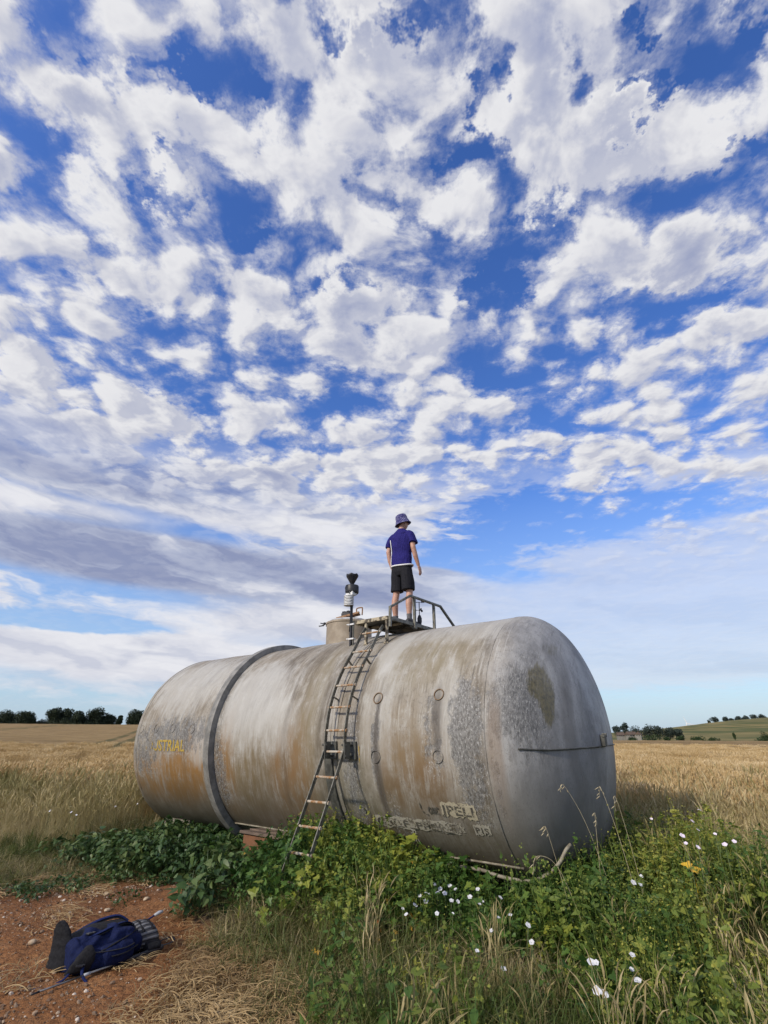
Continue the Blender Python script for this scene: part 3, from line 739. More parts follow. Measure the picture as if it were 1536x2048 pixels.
    mb = MB(); mb.box((ct[0] - .06, .15, top + .085), (.15, .06, .05), (0, .1, .2)); mb.box((ct[0] - .02, .15, top + .12), (.06, .05, .03)); mb.box((ct[0] - .11, .15, top + .12), (.05, .05, .03))
    bevel(mb.build('lid_catch', M['black'], tur), .008)
    # feet
    for (s0, s1, aw) in [(-.10, .45, .62), (4.0 * R, 4.5 * R, .75)]:
        mb = MB(); n = 9; zb = -TC.z - .1
        prof = [(aw * (2 * i / (n - 1) - 1)) for i in range(n)]
        top_ = [(q, -math.sqrt(max(R * R - q * q, 0)) - .004) for q in prof]
        vs = []
        for s in (s0, s1):
            vs += [(s, q, z) for q, z in top_] + [(s, q, zb) for q in prof]
        fs = []
        for i in range(n - 1):
            fs += [(i, i + 1, 2 * n + i + 1, 2 * n + i), (n + i, 2 * n + n + i, 2 * n + n + i + 1, n + i + 1), (i, n + i, n + i + 1, i + 1), (2 * n + i, 2 * n + i + 1, 2 * n + n + i + 1, 2 * n + n + i)]
        fs += [(0, 2 * n, 3 * n, n), (n - 1, 2 * n - 1, 4 * n - 1, 3 * n - 1)]
        mb.add(vs, fs); mb.build('concrete_foot', M['concrete'], root, loc=off)

    # writing, in flat paint that follows the barrel
    def wrap(mb_pts, s_left, t_top, lift=.004):
        out = []
        for (x, y) in mb_pts:
            t = t_top + y / R; rl = R + lift + float(dent_at(np.array(s_left - x), np.array(t)))
            out.append((s_left - x, rl * math.cos(t), rl * math.sin(t)))
        return out
    def lettering(txt, s_left, t_base, size, mat, name, width=None, lift=.010):
        cu = bpy.data.curves.new('t', 'FONT'); cu.body = txt; cu.size = size; cu.resolution_u = 3; cu.offset = size * .02
        ob = bpy.data.objects.new('t', cu); link(ob)
        dg = bpy.context.evaluated_depsgraph_get(); dg.update()
        me = bpy.data.meshes.new_from_object(ob.evaluated_get(dg)); bpy.data.objects.remove(ob)
        co = [(v.co.x, v.co.y) for v in me.vertices]; fs = [tuple(p.vertices) for p in me.polygons]
        xm = max(c[0] for c in co); k = (width / xm) if width else 1.0
        mb = MB(); mb.add(wrap([(c[0] * k, c[1]) for c in co], s_left, R_(t_base), lift), fs)
        o = mb.build(name, mat, root, loc=off, fix=False)
        return o
    def paint_patch(corners, mat, name='paint_patch', lift=.006):
        """corners (s/R, degrees): top-left, top-right, bottom-right, bottom-left; ragged outline"""
        nu, nv = 40, 8; vs = []
        for j in range(nv + 1):
            for i in range(nu + 1):
                u, v = i / nu, j / nv
                ue = u + (fbm(np.array([v * 5 + 3.0]), np.array([u * 2.0]), 3, 71)[0] - .44) * .06 * (1 if u in (0, 1) else 0)
                ve = v + (fbm(np.array([u * 14.0]), np.array([v * 3 + 1.0]), 3, 73)[0] - .44) * .45 * (1 if j in (0, nv) else 0)
                s = (corners[0][0] * (1 - ue) + corners[1][0] * ue) * (1 - ve) + (corners[3][0] * (1 - ue) + corners[2][0] * ue) * ve
                t = (corners[0][1] * (1 - ue) + corners[1][1] * ue) * (1 - ve) + (corners[3][1] * (1 - ue) + corners[2][1] * ue) * ve
                rl = R + lift + float(dent_at(np.array(s * R), np.array(R_(t)))); vs.append((s * R, rl * math.cos(R_(t)), rl * math.sin(R_(t))))
        fs = [(j * (nu + 1) + i, j * (nu + 1) + i + 1, (j + 1) * (nu + 1) + i + 1, (j + 1) * (nu + 1) + i) for j in range(nv) for i in range(nu)]
        mb = MB(); mb.add(vs, fs)
        return mb.build(name, mat, root, loc=off, fix=False)
    D = R * math.pi / 180
    lettering('INDUSTRIAL', 4.52 * R, -6.9, 6.9 * D * 1.30, M['yellow_letter'], 'faded_yellow_lettering', width=.93 * R)
    paint_patch([(.43, -23.0), (.158, -23.2), (.158, -29.2), (.435, -28.4)], M['cream_patch'])
    lettering('L_oııc', .615 * R, -28.2, 4.6 * D * 1.3, M['letter_dark'], 'worn_lettering', width=.16 * R)
    lettering('JPELI', .425 * R, -27.9, 3.9 * D * 1.35, M['letter_dark'], 'worn_lettering', width=.25 * R)
    paint_patch([(1.09, -31.8), (.295, -31.2), (.292, -36.2), (1.09, -37.2)], M['grey_patch'])
    lettering('(ı_ı/_F_PPE__ı', 1.07 * R, -35.6, 3.0 * D * 1.35, M['letter_dark'], 'worn_lettering', width=.70 * R)
    paint_patch([(.214, -31.3), (.088, -31.0), (.092, -35.0), (.214, -35.9)], M['grey_patch'])
    lettering('P1S', .205 * R, -34.6, 2.6 * D * 1.35, M['letter_dark'], 'worn_lettering', width=.10 * R)
    lettering('.72', .775 * R, -38.6, 1.9 * D * 1.35, M['letter_white'], 'white_numerals')
    lettering('.71', .785 * R, -43.4, 1.9 * D * 1.35, M['letter_white'], 'white_numerals')
    # faint vertical yellow tick left of the row of eyes
    paint_patch([(1.125, -2.5), (1.118, -2.5), (1.118, -9.0), (1.125, -9.0)], M['yellow_letter'], 'yellow_mark')
    # scratches on the end plate are shallow scored lines
    return root


def catmull(pts, k=6):
    pts = [Vector(p) for p in pts]; out = []
    for i in range(len(pts) - 1):
        p0 = pts[max(i - 1, 0)]; p1 = pts[i]; p2 = pts[i + 1]; p3 = pts[min(i + 2, len(pts) - 1)]
        for j in range(k):
            t = j / k
            out.append(0.5 * ((2 * p1) + (p2 - p0) * t + (2 * p0 - 5 * p1 + 4 * p2 - p3) * t * t + (3 * p1 - p0 - 3 * p2 + p3) * t ** 3))
    out.append(pts[-1])
    return out


M['steel_band'] = plain('grey_band_paint', (0.27, 0.26, 0.235), (0.155, 0.15, 0.135), 7, 0.6, bump=0.15)
M['rust_pale'] = plain('rusty_weld', (0.27, 0.20, 0.13), (0.16, 0.09, 0.045), 22, 0.8, bump=0.3)
make_tank()


def make_ladder():
    R = RT
    root, off = frame_thing('access_ladder', (1.30 * R, 1.60 * R, -TC.z), 'narrow rusty steel ladder bent over the flank of the tank', 'ladder')
    prof = [(.655, .926), (.786, .737), (.897, .589), (.99, .429), (1.058, .251), (1.090, .072), (1.096, -.085), (1.185, -.262), (1.264, -.424), (1.338, -.576), (1.412, -.73)]
    foot = (1.615, -1.15)
    sl, sr = 1.405 * R, 1.192 * R
    for s in (sl, sr):
        mb = MB()
        up = catmull([(s, a * R, z * R) for a, z in [(.60, .985)] + prof[:7]], 4)
        lo = [(s, prof[6][0] * R, (prof[6][1] + .012) * R), (s, foot[0] * R, foot[1] * R)]
        for pts in (up, lo):
            for p, q in zip(pts[:-1], pts[1:]):
                d = (Vector(q) - Vector(p)).normalized() * .004
                mb.beam(Vector(p) - d, Vector(q) + d, .011, .042, up=Vector((1, 0, 0)).cross(Vector(q) - Vector(p)))
        mb.build('rail', M['galv'], root, loc=off)
    for (a, z) in prof[:10] + [(1.412, -.73), (1.49, -.885), (1.565, -1.04)]:
        mb = MB(); mb.tube([(sl + .012, a * R, z * R), (sr - .012, a * R, z * R)], .0125, 8)
        for s in (sl + .014, sr - .014): mb.tube([(s - .006, a * R, z * R), (s + .006, a * R, z * R)], .019, 6)
        auto_smooth(mb.build('rung', M['rung'], root, loc=off))
    for s in (sl, sr):
        mb = MB()
        for z in (-.035, -.115):
            mb.beam((s, 1.0 * R + .0, z * R), (s, 1.11 * R, z * R), .05, .012)
            mb.tube([(s - .035, 1.10 * R, z * R), (s + .035, 1.10 * R, z * R)], .014, 6)
        mb.box((s - .022, 1.085 * R, -.075 * R), (.014, .09, .17)); mb.box((s, 1.012 * R, -.075 * R), (.14, .025, .18))
        bevel(mb.build('hinge_bracket', M['steel'], root, loc=off), .003)
    for (a, z) in [(.84, .66), (1.03, .34)]:
        for s in (sl, sr):
            l = math.hypot(a, z); mb = MB(); mb.beam((s, a / l * R, z / l * R), (s, a * R, z * R), .03, .008)
            mb.build('standoff', M['galv'], root, loc=off)


def make_platform():
    R = RT
    root, off = frame_thing('access_platform', (1.36 * R, .18 * R, .98 * R), 'small rusty steel standing platform with bent handrail on top of the tank', 'platform')
    s0, s1, a0, a1, zt = 1.16 * R, 1.575 * R, -.21 * R, .56 * R, 1.085 * R
    mb = MB(); k = 5; w = (a1 - a0 - .02) / k
    for i in range(k):                                   # deck of steel planks
        a = a0 + .01 + w * (i + .5)
        p = MB(); p.box(((s0 + s1) / 2, a, zt - .012), (s1 - s0 - .02, w - .008, .022)); bevel(p.build('deck_plank', M['steel'], root, loc=off), .003)
    for (p, q, mt) in [((s0, a1, zt - .022), (s1, a1, zt - .022), 'chipped'), ((s0, a0, zt - .022), (s1, a0, zt - .022), 'galv'), ((s0, a0, zt - .022), (s0, a1, zt - .022), 'galv'), ((s1, a0, zt - .022), (s1, a1, zt - .022), 'chipped'), ((s0, a0 * .3 + a1 * .7, zt - .05), (s1, a0 * .3 + a1 * .7, zt - .05), 'chipped'), ((s0, (a0 + a1) / 2, zt - .05), (s1, (a0 + a1) / 2, zt - .05), 'galv')]:
        b = MB(); b.beam(p, q, .035, .05 if p[2] > zt - .03 else .03); bevel(b.build('edge_beam' if p[2] > zt - .03 else 'joist', M[mt], root, loc=off), .004)
    for (s, a) in [(s0 + .03, a1 - .01), (1.44 * R, a1 - .01), (s0 + .03, a0 + .02), (s1 - .03, a0 + .02)]:
        zb = math.sqrt(R * R - a * a) - .015
        b = MB(); b.box((s, a, (zt - .05 + zb) / 2), (.034, .034, zt - .05 - zb)); b.box((s, a, zb + .02), (.07, .05, .02))
        bevel(b.build('leg', M['chipped'], root, loc=off), .003)
    s = 1.145 * R
    hp = [(s, .550 * R, .99 * R), (s, .548 * R, 1.172 * R), (s, .205 * R, 1.352 * R), (s, -.376 * R, 1.350 * R), (s, -.70 * R, 1.145 * R), (s, -.86 * R, .55 * R)]
    b = MB()
    for i, (p, q) in enumerate(zip(hp[:-1], hp[1:])):
        d = (Vector(q) - Vector(p)).normalized() * .010
        b.beam(Vector(p) - d, Vector(q) + d, .030, .034, up=(1, 0, 0))
    o = bevel(b.build('handrail', M['galv'], root, loc=off), .004)
    for (a, z0, z1) in [(.135, 1.02, 1.352), (-.238, .985, 1.350)]:
        p = MB(); p.box((s, a * R, (z0 + z1) / 2 * R), (.036, .036, (z1 - z0) * R)); p.box((s, a * R, z0 * R + .02), (.05, .06, .03)); bevel(p.build('rail_post', M['galv'], root, loc=off), .004)


def make_weather_mast():
    b0 = Vector((2.295, .728, 1.172))
    root, off = frame_thing('weather_station', tuple(b0), 'black funnel rain gauge with white louvred shield on a short mast', 'weather station')
    P = lambda h, dx=0, dy=0: (b0.x + dx, b0.y + dy, b0.z + h)
    mb = MB(); mb.tube([P(-.03), P(.76)], .021, 12); auto_smooth(mb.build('mast', M['black'], root, loc=off))
    mb = MB(); mb.tube([P(.0, -.045, .0), P(.34, -.045)], .012, 8); auto_smooth(mb.build('stay_rod', M['steel'], root, loc=off))
    for h in (.10, .30):
        mb = MB(); mb.box(P(h, -.02, .0), (.10, .055, .022)); mb.tube([P(h, .035, .02), P(h, .055, .03)], .012, 6); bevel(mb.build('clamp', M['white'], root, loc=off), .004)
    # louvred shield: a stack of plates on the camera side of the mast
    for k in range(7):
        h = .565 + .022 * k
        mb = MB(); mb.lathe([(.030, h + .016), (.062, h + .014), (.072, h + .002), (.070, h - .004), (.056, h + .004), (.030, h + .006)], 28, P(0, .004, .058)[:2] + (b0.z,), cap0=False, cap1=False)
        auto_smooth(mb.build('shield_plate', M['white'], root, loc=off), 40)
    mb = MB(); mb.lathe([(.028, .56), (.028, .73)], 16, P(0, .004, .058)[:2] + (b0.z,)); mb.build('shield_core', M['white'], root, loc=off)
    mb = MB(); mb.box(P(.735, -.01, .03), (.13, .09, .055)); mb.box(P(.80, -.01, .075), (.055, .03, .10)); bevel(mb.build('bracket', M['white'], root, loc=off), .006)
    mb = MB(); mb.lathe([(.085, .745), (.096, .755), (.099, .775), (.099, .85), (.092, .865), (.04, .872)], 32, P(0)[:2] + (b0.z,)); col = auto_smooth(mb.build('gauge_body', M['black'], root, loc=off), 40)
    prof = [(.022, .87), (.024, .885), (.040, .915), (.068, .965), (.082, .995), (.086, 1.0), (.090, 1.022), (.088, 1.030), (.083, 1.024), (.077, .995), (.060, .96), (.02, .90)]
    n = 36; mb = MB(); mb.lathe(prof, n, P(0)[:2] + (b0.z,), cap0=True, cap1=True)
    for i, v in enumerate(mb.v):                         # scalloped rim
        ring, j = divmod(i, n)
        if 4 <= ring <= 9: mb.v[i] = (v[0], v[1], v[2] + .007 * math.cos(2 * math.pi * j / n * 6))
    auto_smooth(mb.build('funnel', M['black'], root, loc=off), 50)
    mb = MB(); mb.tube(catmull([P(.86, .0, .108), P(.80, .03, .115), P(.74, -.03, .10), P(.66, -.03, .03), P(.5, -.01, .025), P(.2, .01, .025)], 6), .005, 6); mb.build('cable', M['black'], root, smooth=True, loc=off)


def make_anemometer():
    R = RT
    b0 = Vector((1.225 * R, -.075 * R, 1.086 * R))
    root, off = frame_thing('anemometer', tuple(b0), 'small black cup anemometer with wind vane behind the platform handrail', 'anemometer')
    P = lambda h, dx=0, dy=0: (b0.x + dx, b0.y + dy, b0.z + h)
    mb = MB(); mb.lathe([(.020, 0), (.028, .01), (.028, .06), (.034, .065), (.034, .13), (.026, .14), (.022, .165), (.012, .17)], 20, (b0.x, b0.y, b0.z)); auto_smooth(mb.build('sensor_body', M['black'], root, loc=off))
    for k in range(3):
        mb = MB(); mb.tube([P(0, .02 * math.cos(2.1 * k), .02 * math.sin(2.1 * k)), P(-.02, .045 * math.cos(2.1 * k), .045 * math.sin(2.1 * k))], .006, 6); mb.build('foot', M['black'], root, loc=off)
    mb = MB(); mb.tube([P(.16), P(.365)], .007, 8); mb.build('spindle', M['black'], root, smooth=True, loc=off)
    for k in range(3):
        a = .5 + 2.094 * k; c = Vector(P(.245)); d = Vector((math.cos(a), math.sin(a), 0)); t = Vector((-d.y, d.x, 0))
        mb = MB(); mb.tube([c, c + d * .055], .004, 6)
        q = c + d * .062
        mb.loft([(q - t * .016, Vector((0, 0, .004)), d * .004), (q - t * .012, Vector((0, 0, .014)), d * .014), (q, Vector((0, 0, .020)), d * .020), (q + t * .003, Vector((0, 0, .020)), d * .020)], 12)
        auto_smooth(mb.build('cup', M['black'], root, loc=off), 60)
    mb = MB(); c = Vector(P(.365)); mb.tube([c - UX * 0 + Vector((.06, .03, 0)), c - Vector((.05, .025, 0))], .005, 6)
    mb.box(c - Vector((.05, .025, -.012)), (.05, .004, .045), (0, 0, .46)); mb.build('wind_vane', M['black'], root, loc=off)


make_ladder(); make_platform(); make_weather_mast(); make_anemometer()

# ------------------------------------------------------------------ far things: trees, hedges, houses, turbine
def at_far(px, Y):
    """x for a column of the view at distance Y in front of the viewpoint"""
    return (px - 768) / 1095.0 * Y


def leaf_mat(name, c1, c2, c3=None, trans=0.25, rough=0.55):
    """c1..c2 by the plant's own tint, some spread from plant to plant and along the leaf"""
    m, N, b, out = mat_new(name)
    ti = N.n('ShaderNodeAttribute', attribute_type='INSTANCER', attribute_name='tint').outputs['Fac']
    rnd = N.n('ShaderNodeObjectInfo').outputs['Random']
    lv = N.n('ShaderNodeAttribute', attribute_name='leaf').outputs['Fac']
    f = N.m('ADD', ti, N.m('MULTIPLY', N.m('SUBTRACT', N.m('ADD', N.m('MULTIPLY', rnd, 0.35), N.m('MULTIPLY', lv, 0.65)), 0.5), 1.0), clamp=True)
    stops = [(0.0, c1), (1.0, c2)] if c3 is None else [(0.0, c1), (0.55, c2), (1.0, c3)]
    c = N.ramp(f, stops)
    N.link(c, b.inputs['Base Color']); b.inputs['Roughness'].default_value = rough; b.inputs['Specular IOR Level'].default_value = 0.3
    tr = N.n('ShaderNodeBsdfTranslucent'); N.link(c, tr.inputs[0])
    mx = N.n('ShaderNodeMixShader'); mx.inputs[0].default_value = trans
    N.link(b.outputs[0], mx.inputs[1]); N.link(tr.outputs[0], mx.inputs[2]); N.link(mx.outputs[0], out.inputs[0])
    return m


def tree_mat(name, c1, c2):
    m, N, b, out = mat_new(name)
    lv = N.n('ShaderNodeAttribute', attribute_name='leaf').outputs['Fac']
    N.link(N.ramp(lv, [(0.0, c1), (1.0, c2)]), b.inputs['Base Color']); b.inputs['Roughness'].default_value = 0.7; b.inputs['Specular IOR Level'].default_value = 0.2
    return m


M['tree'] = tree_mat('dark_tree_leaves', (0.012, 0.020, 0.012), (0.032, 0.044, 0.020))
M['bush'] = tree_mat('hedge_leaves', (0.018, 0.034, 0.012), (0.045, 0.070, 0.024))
M['fartree'] = tree_mat('distant_leaves', (0.022, 0.034, 0.030), (0.050, 0.066, 0.050))  # bluish haze of distance mixed into the leaf colour
M['bark'] = plain('bark', (0.05, 0.038, 0.026), (0.03, 0.023, 0.016), 3, 0.9)
M['wall'] = plain('render_wall', (0.24, 0.225, 0.195), (0.19, 0.175, 0.15), 1, 0.9)
M['roof'] = plain('tiled_roof', (0.125, 0.085, 0.062), (0.09, 0.065, 0.05), 1, 0.9)
M['glass'] = plain('window_pane', (0.03, 0.035, 0.04), None, 1, 0.2)
M['turbine'] = plain('turbine_white', (0.78, 0.78, 0.78), None, 1, 0.5)


def crown_mesh(w, h, n, leaf, seed, lobes=9, flat=1.0):
    """leaf-sized faces on and inside many uneven lobes; base of the crown at z = 0"""
    g = np.random.default_rng(seed)
    L = []
    for k in range(lobes):
        a = g.uniform(0, 2 * np.pi); rr = g.uniform(0, 0.62) * w / 2
        zc = g.uniform(0.22, 0.80) * h
        sz = g.uniform(0.26, 0.42) * min(w, h * 1.2) * (1.15 - 0.5 * zc / h)
        L.append((rr * np.cos(a), rr * np.sin(a), zc, sz, sz * g.uniform(0.7, 0.95)))
    L.append((0, 0, h * 0.45, w * 0.36, h * 0.40))
    V = []; 
    wts = np.array([l[3] ** 2 for l in L]); wts /= wts.sum()
    pick = g.choice(len(L), n, p=wts)
    d = g.normal(size=(n, 3)); d /= np.linalg.norm(d, axis=1)[:, None]
    rad = g.uniform(0.62, 1.08, n)
    LL = np.array(L)[pick]
    P = LL[:, :3] + d * rad[:, None] * np.stack([LL[:, 3], LL[:, 3], LL[:, 4]], -1)
    P[:, 2] = np.clip(P[:, 2], 0.0, None)
    nn = d + g.normal(size=(n, 3)) * 0.7; nn /= np.linalg.norm(nn, axis=1)[:, None]
    t = np.cross(nn, g.normal(size=(n, 3))); t /= np.linalg.norm(t, axis=1)[:, None]
    bt = np.cross(nn, t); s = leaf * g.uniform(0.6, 1.4, n)[:, None]
    V = np.stack([P - t * s, P - bt * s * 0.6, P + t * s, P + bt * s * 0.6], 1).reshape(-1, 3)
    F = np.arange(4 * n).reshape(-1, 4)
    me = bpy.data.meshes.new('crown'); me.from_pydata(V.tolist(), [], F.tolist()); me.update()
    val = g.uniform(0, 1, n) * 0.6 + 0.4 * (fbm(P[:, 0] * 1.2 + 40, P[:, 2] * 1.2 + P[:, 1], 2, seed) > 0.40)
    a = me.attributes.new('leaf', 'FLOAT', 'FACE'); a.data.foreach_set('value', val.astype(np.float32))
    return me


def tree(name, px, Y, w, h, label, cat, seed, mat, group=None, trunk=0.18, n=2600, sink=0.0, leaf=None, lobes=9):
    x = at_far(px, Y); z = float(ground_h(x, Y)) - sink
    r = empty(name, (x, Y, z)); tag(r, label, cat, group)
    th = h * trunk
    me = crown_mesh(w, h - th * 0.6, n, leaf or max(0.03 * w, 0.10), seed, lobes); me.materials.append(mat)
    c = bpy.data.objects.new('crown' if trunk > .05 else 'foliage', me); link(c, r); c.location = (0, 0, th * 0.6)
    mb = MB(); g = random.Random(seed)
    mb.tube([(0, 0, -.3), (g.uniform(-.1, .1), 0, th), (g.uniform(-.3, .3), 0, h * .6)], [w * .035, w * .028, w * .012], 7)
    for k in range(4):
        a = g.uniform(0, 6.28); mb.tube([(0, 0, th + .1 * h * k / 4), (w * .22 * math.cos(a), w * .22 * math.sin(a), h * .45 + .08 * h * k)], [w * .018, w * .007], 5)
    mb.build('trunk' if trunk > .05 else 'stem', M['bark'], r)
    return r


Yl = 285.0
mpp = Yl / 1095.0
left_trees = [
    (4, 1419, 46, 'dark tree at the left edge of the picture on the field ridge', 11),
    (45, 1425, 40, 'low round dark tree second from the left edge on the ridge', 12),
    (99, 1414, 31, 'tall dark tree at the left end of the main ridge clump', 13),
    (125, 1416, 27, 'dark round-topped tree second in the main ridge clump', 14),
    (150, 1421, 30, 'slightly lower dark tree in the middle of the ridge clump', 15),
    (179, 1415, 35, 'broad tall dark tree right of the middle of the ridge clump', 16),
    (210, 1426, 36, 'lower dark tree at the right end of the ridge clump', 17),
    (233, 1431, 11, 'small thin dark tree at the very end of the ridge clump', 18),
    (266, 1422, 40, 'lone dark tree on the ridge just left of the tank', 19)]
for (px, ty, wp, lab, sd) in left_trees:
    x = at_far(px, Yl); gz = float(ground_h(x, Yl)); topz = CAM_H + (1470 - ty) * 0.000834 * Yl
    tree('tree', px, Yl + (sd % 3) * 5, wp * mpp * 1.05, topz - gz + 1.0, lab, 'tree', sd, M['tree'], 'trees on the field ridge', trunk=.06, n=5200, leaf=.34, lobes=13)
tree('hedge', 76, Yl + 4, 34 * mpp, 4.6, 'low dark hedge between two trees on the left ridge', 'hedge', 21, M['tree'], trunk=.02, n=1600, leaf=.24)
tree('hedge', 160, Yl + 9, 150 * mpp, 5.2, 'long dark hedge under the main clump of ridge trees', 'hedge', 22, M['tree'], trunk=.02, n=9000, leaf=.4, lobes=46)
tree('hedge', 30, Yl + 9, 74 * mpp, 4.6, 'dark hedge under the two leftmost ridge trees', 'hedge', 23, M['tree'], trunk=.02, n=2600, leaf=.3, lobes=22)

Yb = 200.0
for (px, ty, wp, lab, sd, Y) in [
        (1263, 1470, 20, 'low green bush just right of the tank at the field end', 31, 205), (1300, 1466, 32, 'largest round bush of the hedge right of the tank', 32, 195), (1333, 1471, 16, 'small round bush second right of the largest hedge bush', 33, 200),
        (1357, 1469, 20, 'dark round bush left of the long low bush', 34, 200), (1394, 1472, 40, 'long low dark bush at the far edge of the wheat', 35, 200), (1424, 1474, 22, 'pale green bush at the right end of the hedge', 36, 202),
        (1524, 1472, 34, 'green bush at the right edge of the picture', 37, 170), (1468, 1462, 6, 'tiny lone bush out on the meadow slope', 38, 380), (1530, 1461, 16, 'small dark bush on the meadow near the right edge', 39, 330)]:
    x = at_far(px, Y); gz = float(ground_h(x, Y)); topz = CAM_H + (1470 - ty) * 0.000834 * Y
    tree('bush', px, Y, wp * Y / 1095 * 1.1, max(topz - gz, 1.2), lab, 'bush', sd, M['bush'], 'hedge bushes beyond the wheat', trunk=.03, n=1500, leaf=.22)
for (px, ty, wp, lab, sd) in [
        (1236, 1448, 18, 'dark tree beside the tank in the distant village trees', 41), (1252, 1441, 14, 'tallest tree of the distant village trees', 42), (1272, 1452, 26, 'broad tree behind the distant brown roofs', 43), (1296, 1449, 24, 'rounded tree right of the distant brown roofs', 44),
        (1318, 1450, 26, 'wide dark green tree in the middle of the distant trees', 45), (1340, 1453, 22, 'lower tree towards the right of the distant trees', 46), (1356, 1455, 14, 'small tree at the right end of the distant trees', 47)]:
    Y = 430.0; x = at_far(px, Y); gz = float(ground_h(x, Y)); topz = CAM_H + (1470 - ty) * 0.000834 * Y
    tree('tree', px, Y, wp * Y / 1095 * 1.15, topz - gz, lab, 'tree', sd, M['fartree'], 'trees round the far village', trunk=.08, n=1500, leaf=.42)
for (px, wp, hp, lab, sd) in [
        (1424, 5, 5, 'tiny dark tree at the left end of the hilltop row', 51), (1437, 19, 13, 'biggest rounded tree of the hilltop row', 52), (1458, 12, 10, 'round hilltop tree after a gap in the row', 53), (1472, 12, 6, 'low hilltop tree right of the gap', 54), (1485, 14, 10, 'rounded hilltop tree near the middle of the row', 55),
        (1500, 18, 9, 'broad hilltop tree right of the middle of the row', 56), (1518, 18, 10, 'hilltop tree second from the right edge', 57), (1535, 18, 11, 'hilltop tree cut by the right edge of the picture', 58)]:
    Y = 770.0
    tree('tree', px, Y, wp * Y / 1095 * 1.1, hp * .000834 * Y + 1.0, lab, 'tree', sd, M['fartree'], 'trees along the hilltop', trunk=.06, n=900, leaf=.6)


def house(px, Y, w, d, h, label, rz):
    x = at_far(px, Y); z = CAM_H + (1470 - 1470) * .000834 * Y
    r = empty('house', (x, Y, float(ground_h(x, Y))), rz); tag(r, label, 'house', 'far village houses')
    zb = CAM_H - r.location.z + (1470 - 1472.5) * .000834 * Y
    mb = MB(); mb.box((0, 0, (zb + h) / 2), (w, d, zb + h)); mb.build('wall', M['wall'], r)
    e = .4; t = zb + h; k = d * .42
    mb = MB(); mb.add([(-w / 2 - e, -d / 2 - e, t), (w / 2 + e, -d / 2 - e, t), (w / 2 + e, d / 2 + e, t), (-w / 2 - e, d / 2 + e, t), (-w / 2 - e, 0, t + k), (w / 2 + e, 0, t + k)], [(0, 1, 5, 4), (2, 3, 4, 5), (0, 4, 3), (1, 2, 5), (0, 3, 2, 1)])
    ro = mb.build('roof', M['roof'], r)
    mb = MB(); mb.box((w * .3, 0, t + k + .1), (.5, .5, .9)); mb.build('chimney', M['roof'], ro)
    for k2 in (-.28, .0, .28):
        mb = MB(); mb.box((w * k2, -d / 2 - .02, zb + h * .45), (.7, .08, .6)); mb.build('window', M['glass'], r)
    for k2 in (-.2, .2):
        mb = MB(); mb.box((-w / 2 - .02, d * k2, zb + h * .45), (.08, .6, .6)); mb.build('window', M['glass'], r)


house(1262, 395, 6.0, 5, 1.0, 'far house with a long brown roof between trees', .15)
house(1277, 390, 2.6, 4, 1.2, 'small far house with a bright white gable wall', .9)
house(1241, 400, 4.5, 5, .6, 'far low house next to the tank edge', -.1)

Y = 2500.0; xt = at_far(1378, Y); hz = CAM_H + (1470 - 1447) * .000834 * Y; gz = float(ground_h(xt, Y))
rt = empty('wind_turbine', (xt, Y, gz)); tag(rt, 'white three-bladed wind turbine rising behind the far hill', 'wind turbine')
mb = MB(); mb.tube([(0, 0, -1), (0, 0, hz - gz)], [2.0, 1.2], 14); auto_smooth(mb.build('tower', M['turbine'], rt))
mb = MB(); mb.box((0, -1.5, hz - gz), (3.2, 8, 3.4)); mb.lathe([(.2, 0), (1.5, 1.0), (1.9, 2.5)], 14, (0, 0, 0))
for i, v in enumerate(mb.v):
    if i >= 8: mb.v[i] = (v[0], v[2] - 8.0, v[1] + hz - gz)
mb.build('nacelle', M['turbine'], rt)
for ang in (112, -8, -128):
    a = R_(ang); d = Vector((math.cos(a), 0, math.sin(a))); c = Vector((0, -6.5, hz - gz))
    mb = MB(); mb.loft([(c + d * 1.0, d.cross(Vector((0, 1, 0))) * 1.3, Vector((0, .6, 0))), (c + d * 6, d.cross(Vector((0, 1, 0))) * 2.1, Vector((0, .5, 0))), (c + d * 20, d.cross(Vector((0, 1, 0))) * 1.3, Vector((0, .3, 0))), (c + d * 33, d.cross(Vector((0, 1, 0))) * .4, Vector((0, .1, 0)))], 8)
    auto_smooth(mb.build('blade', M['turbine'], rt), 60)

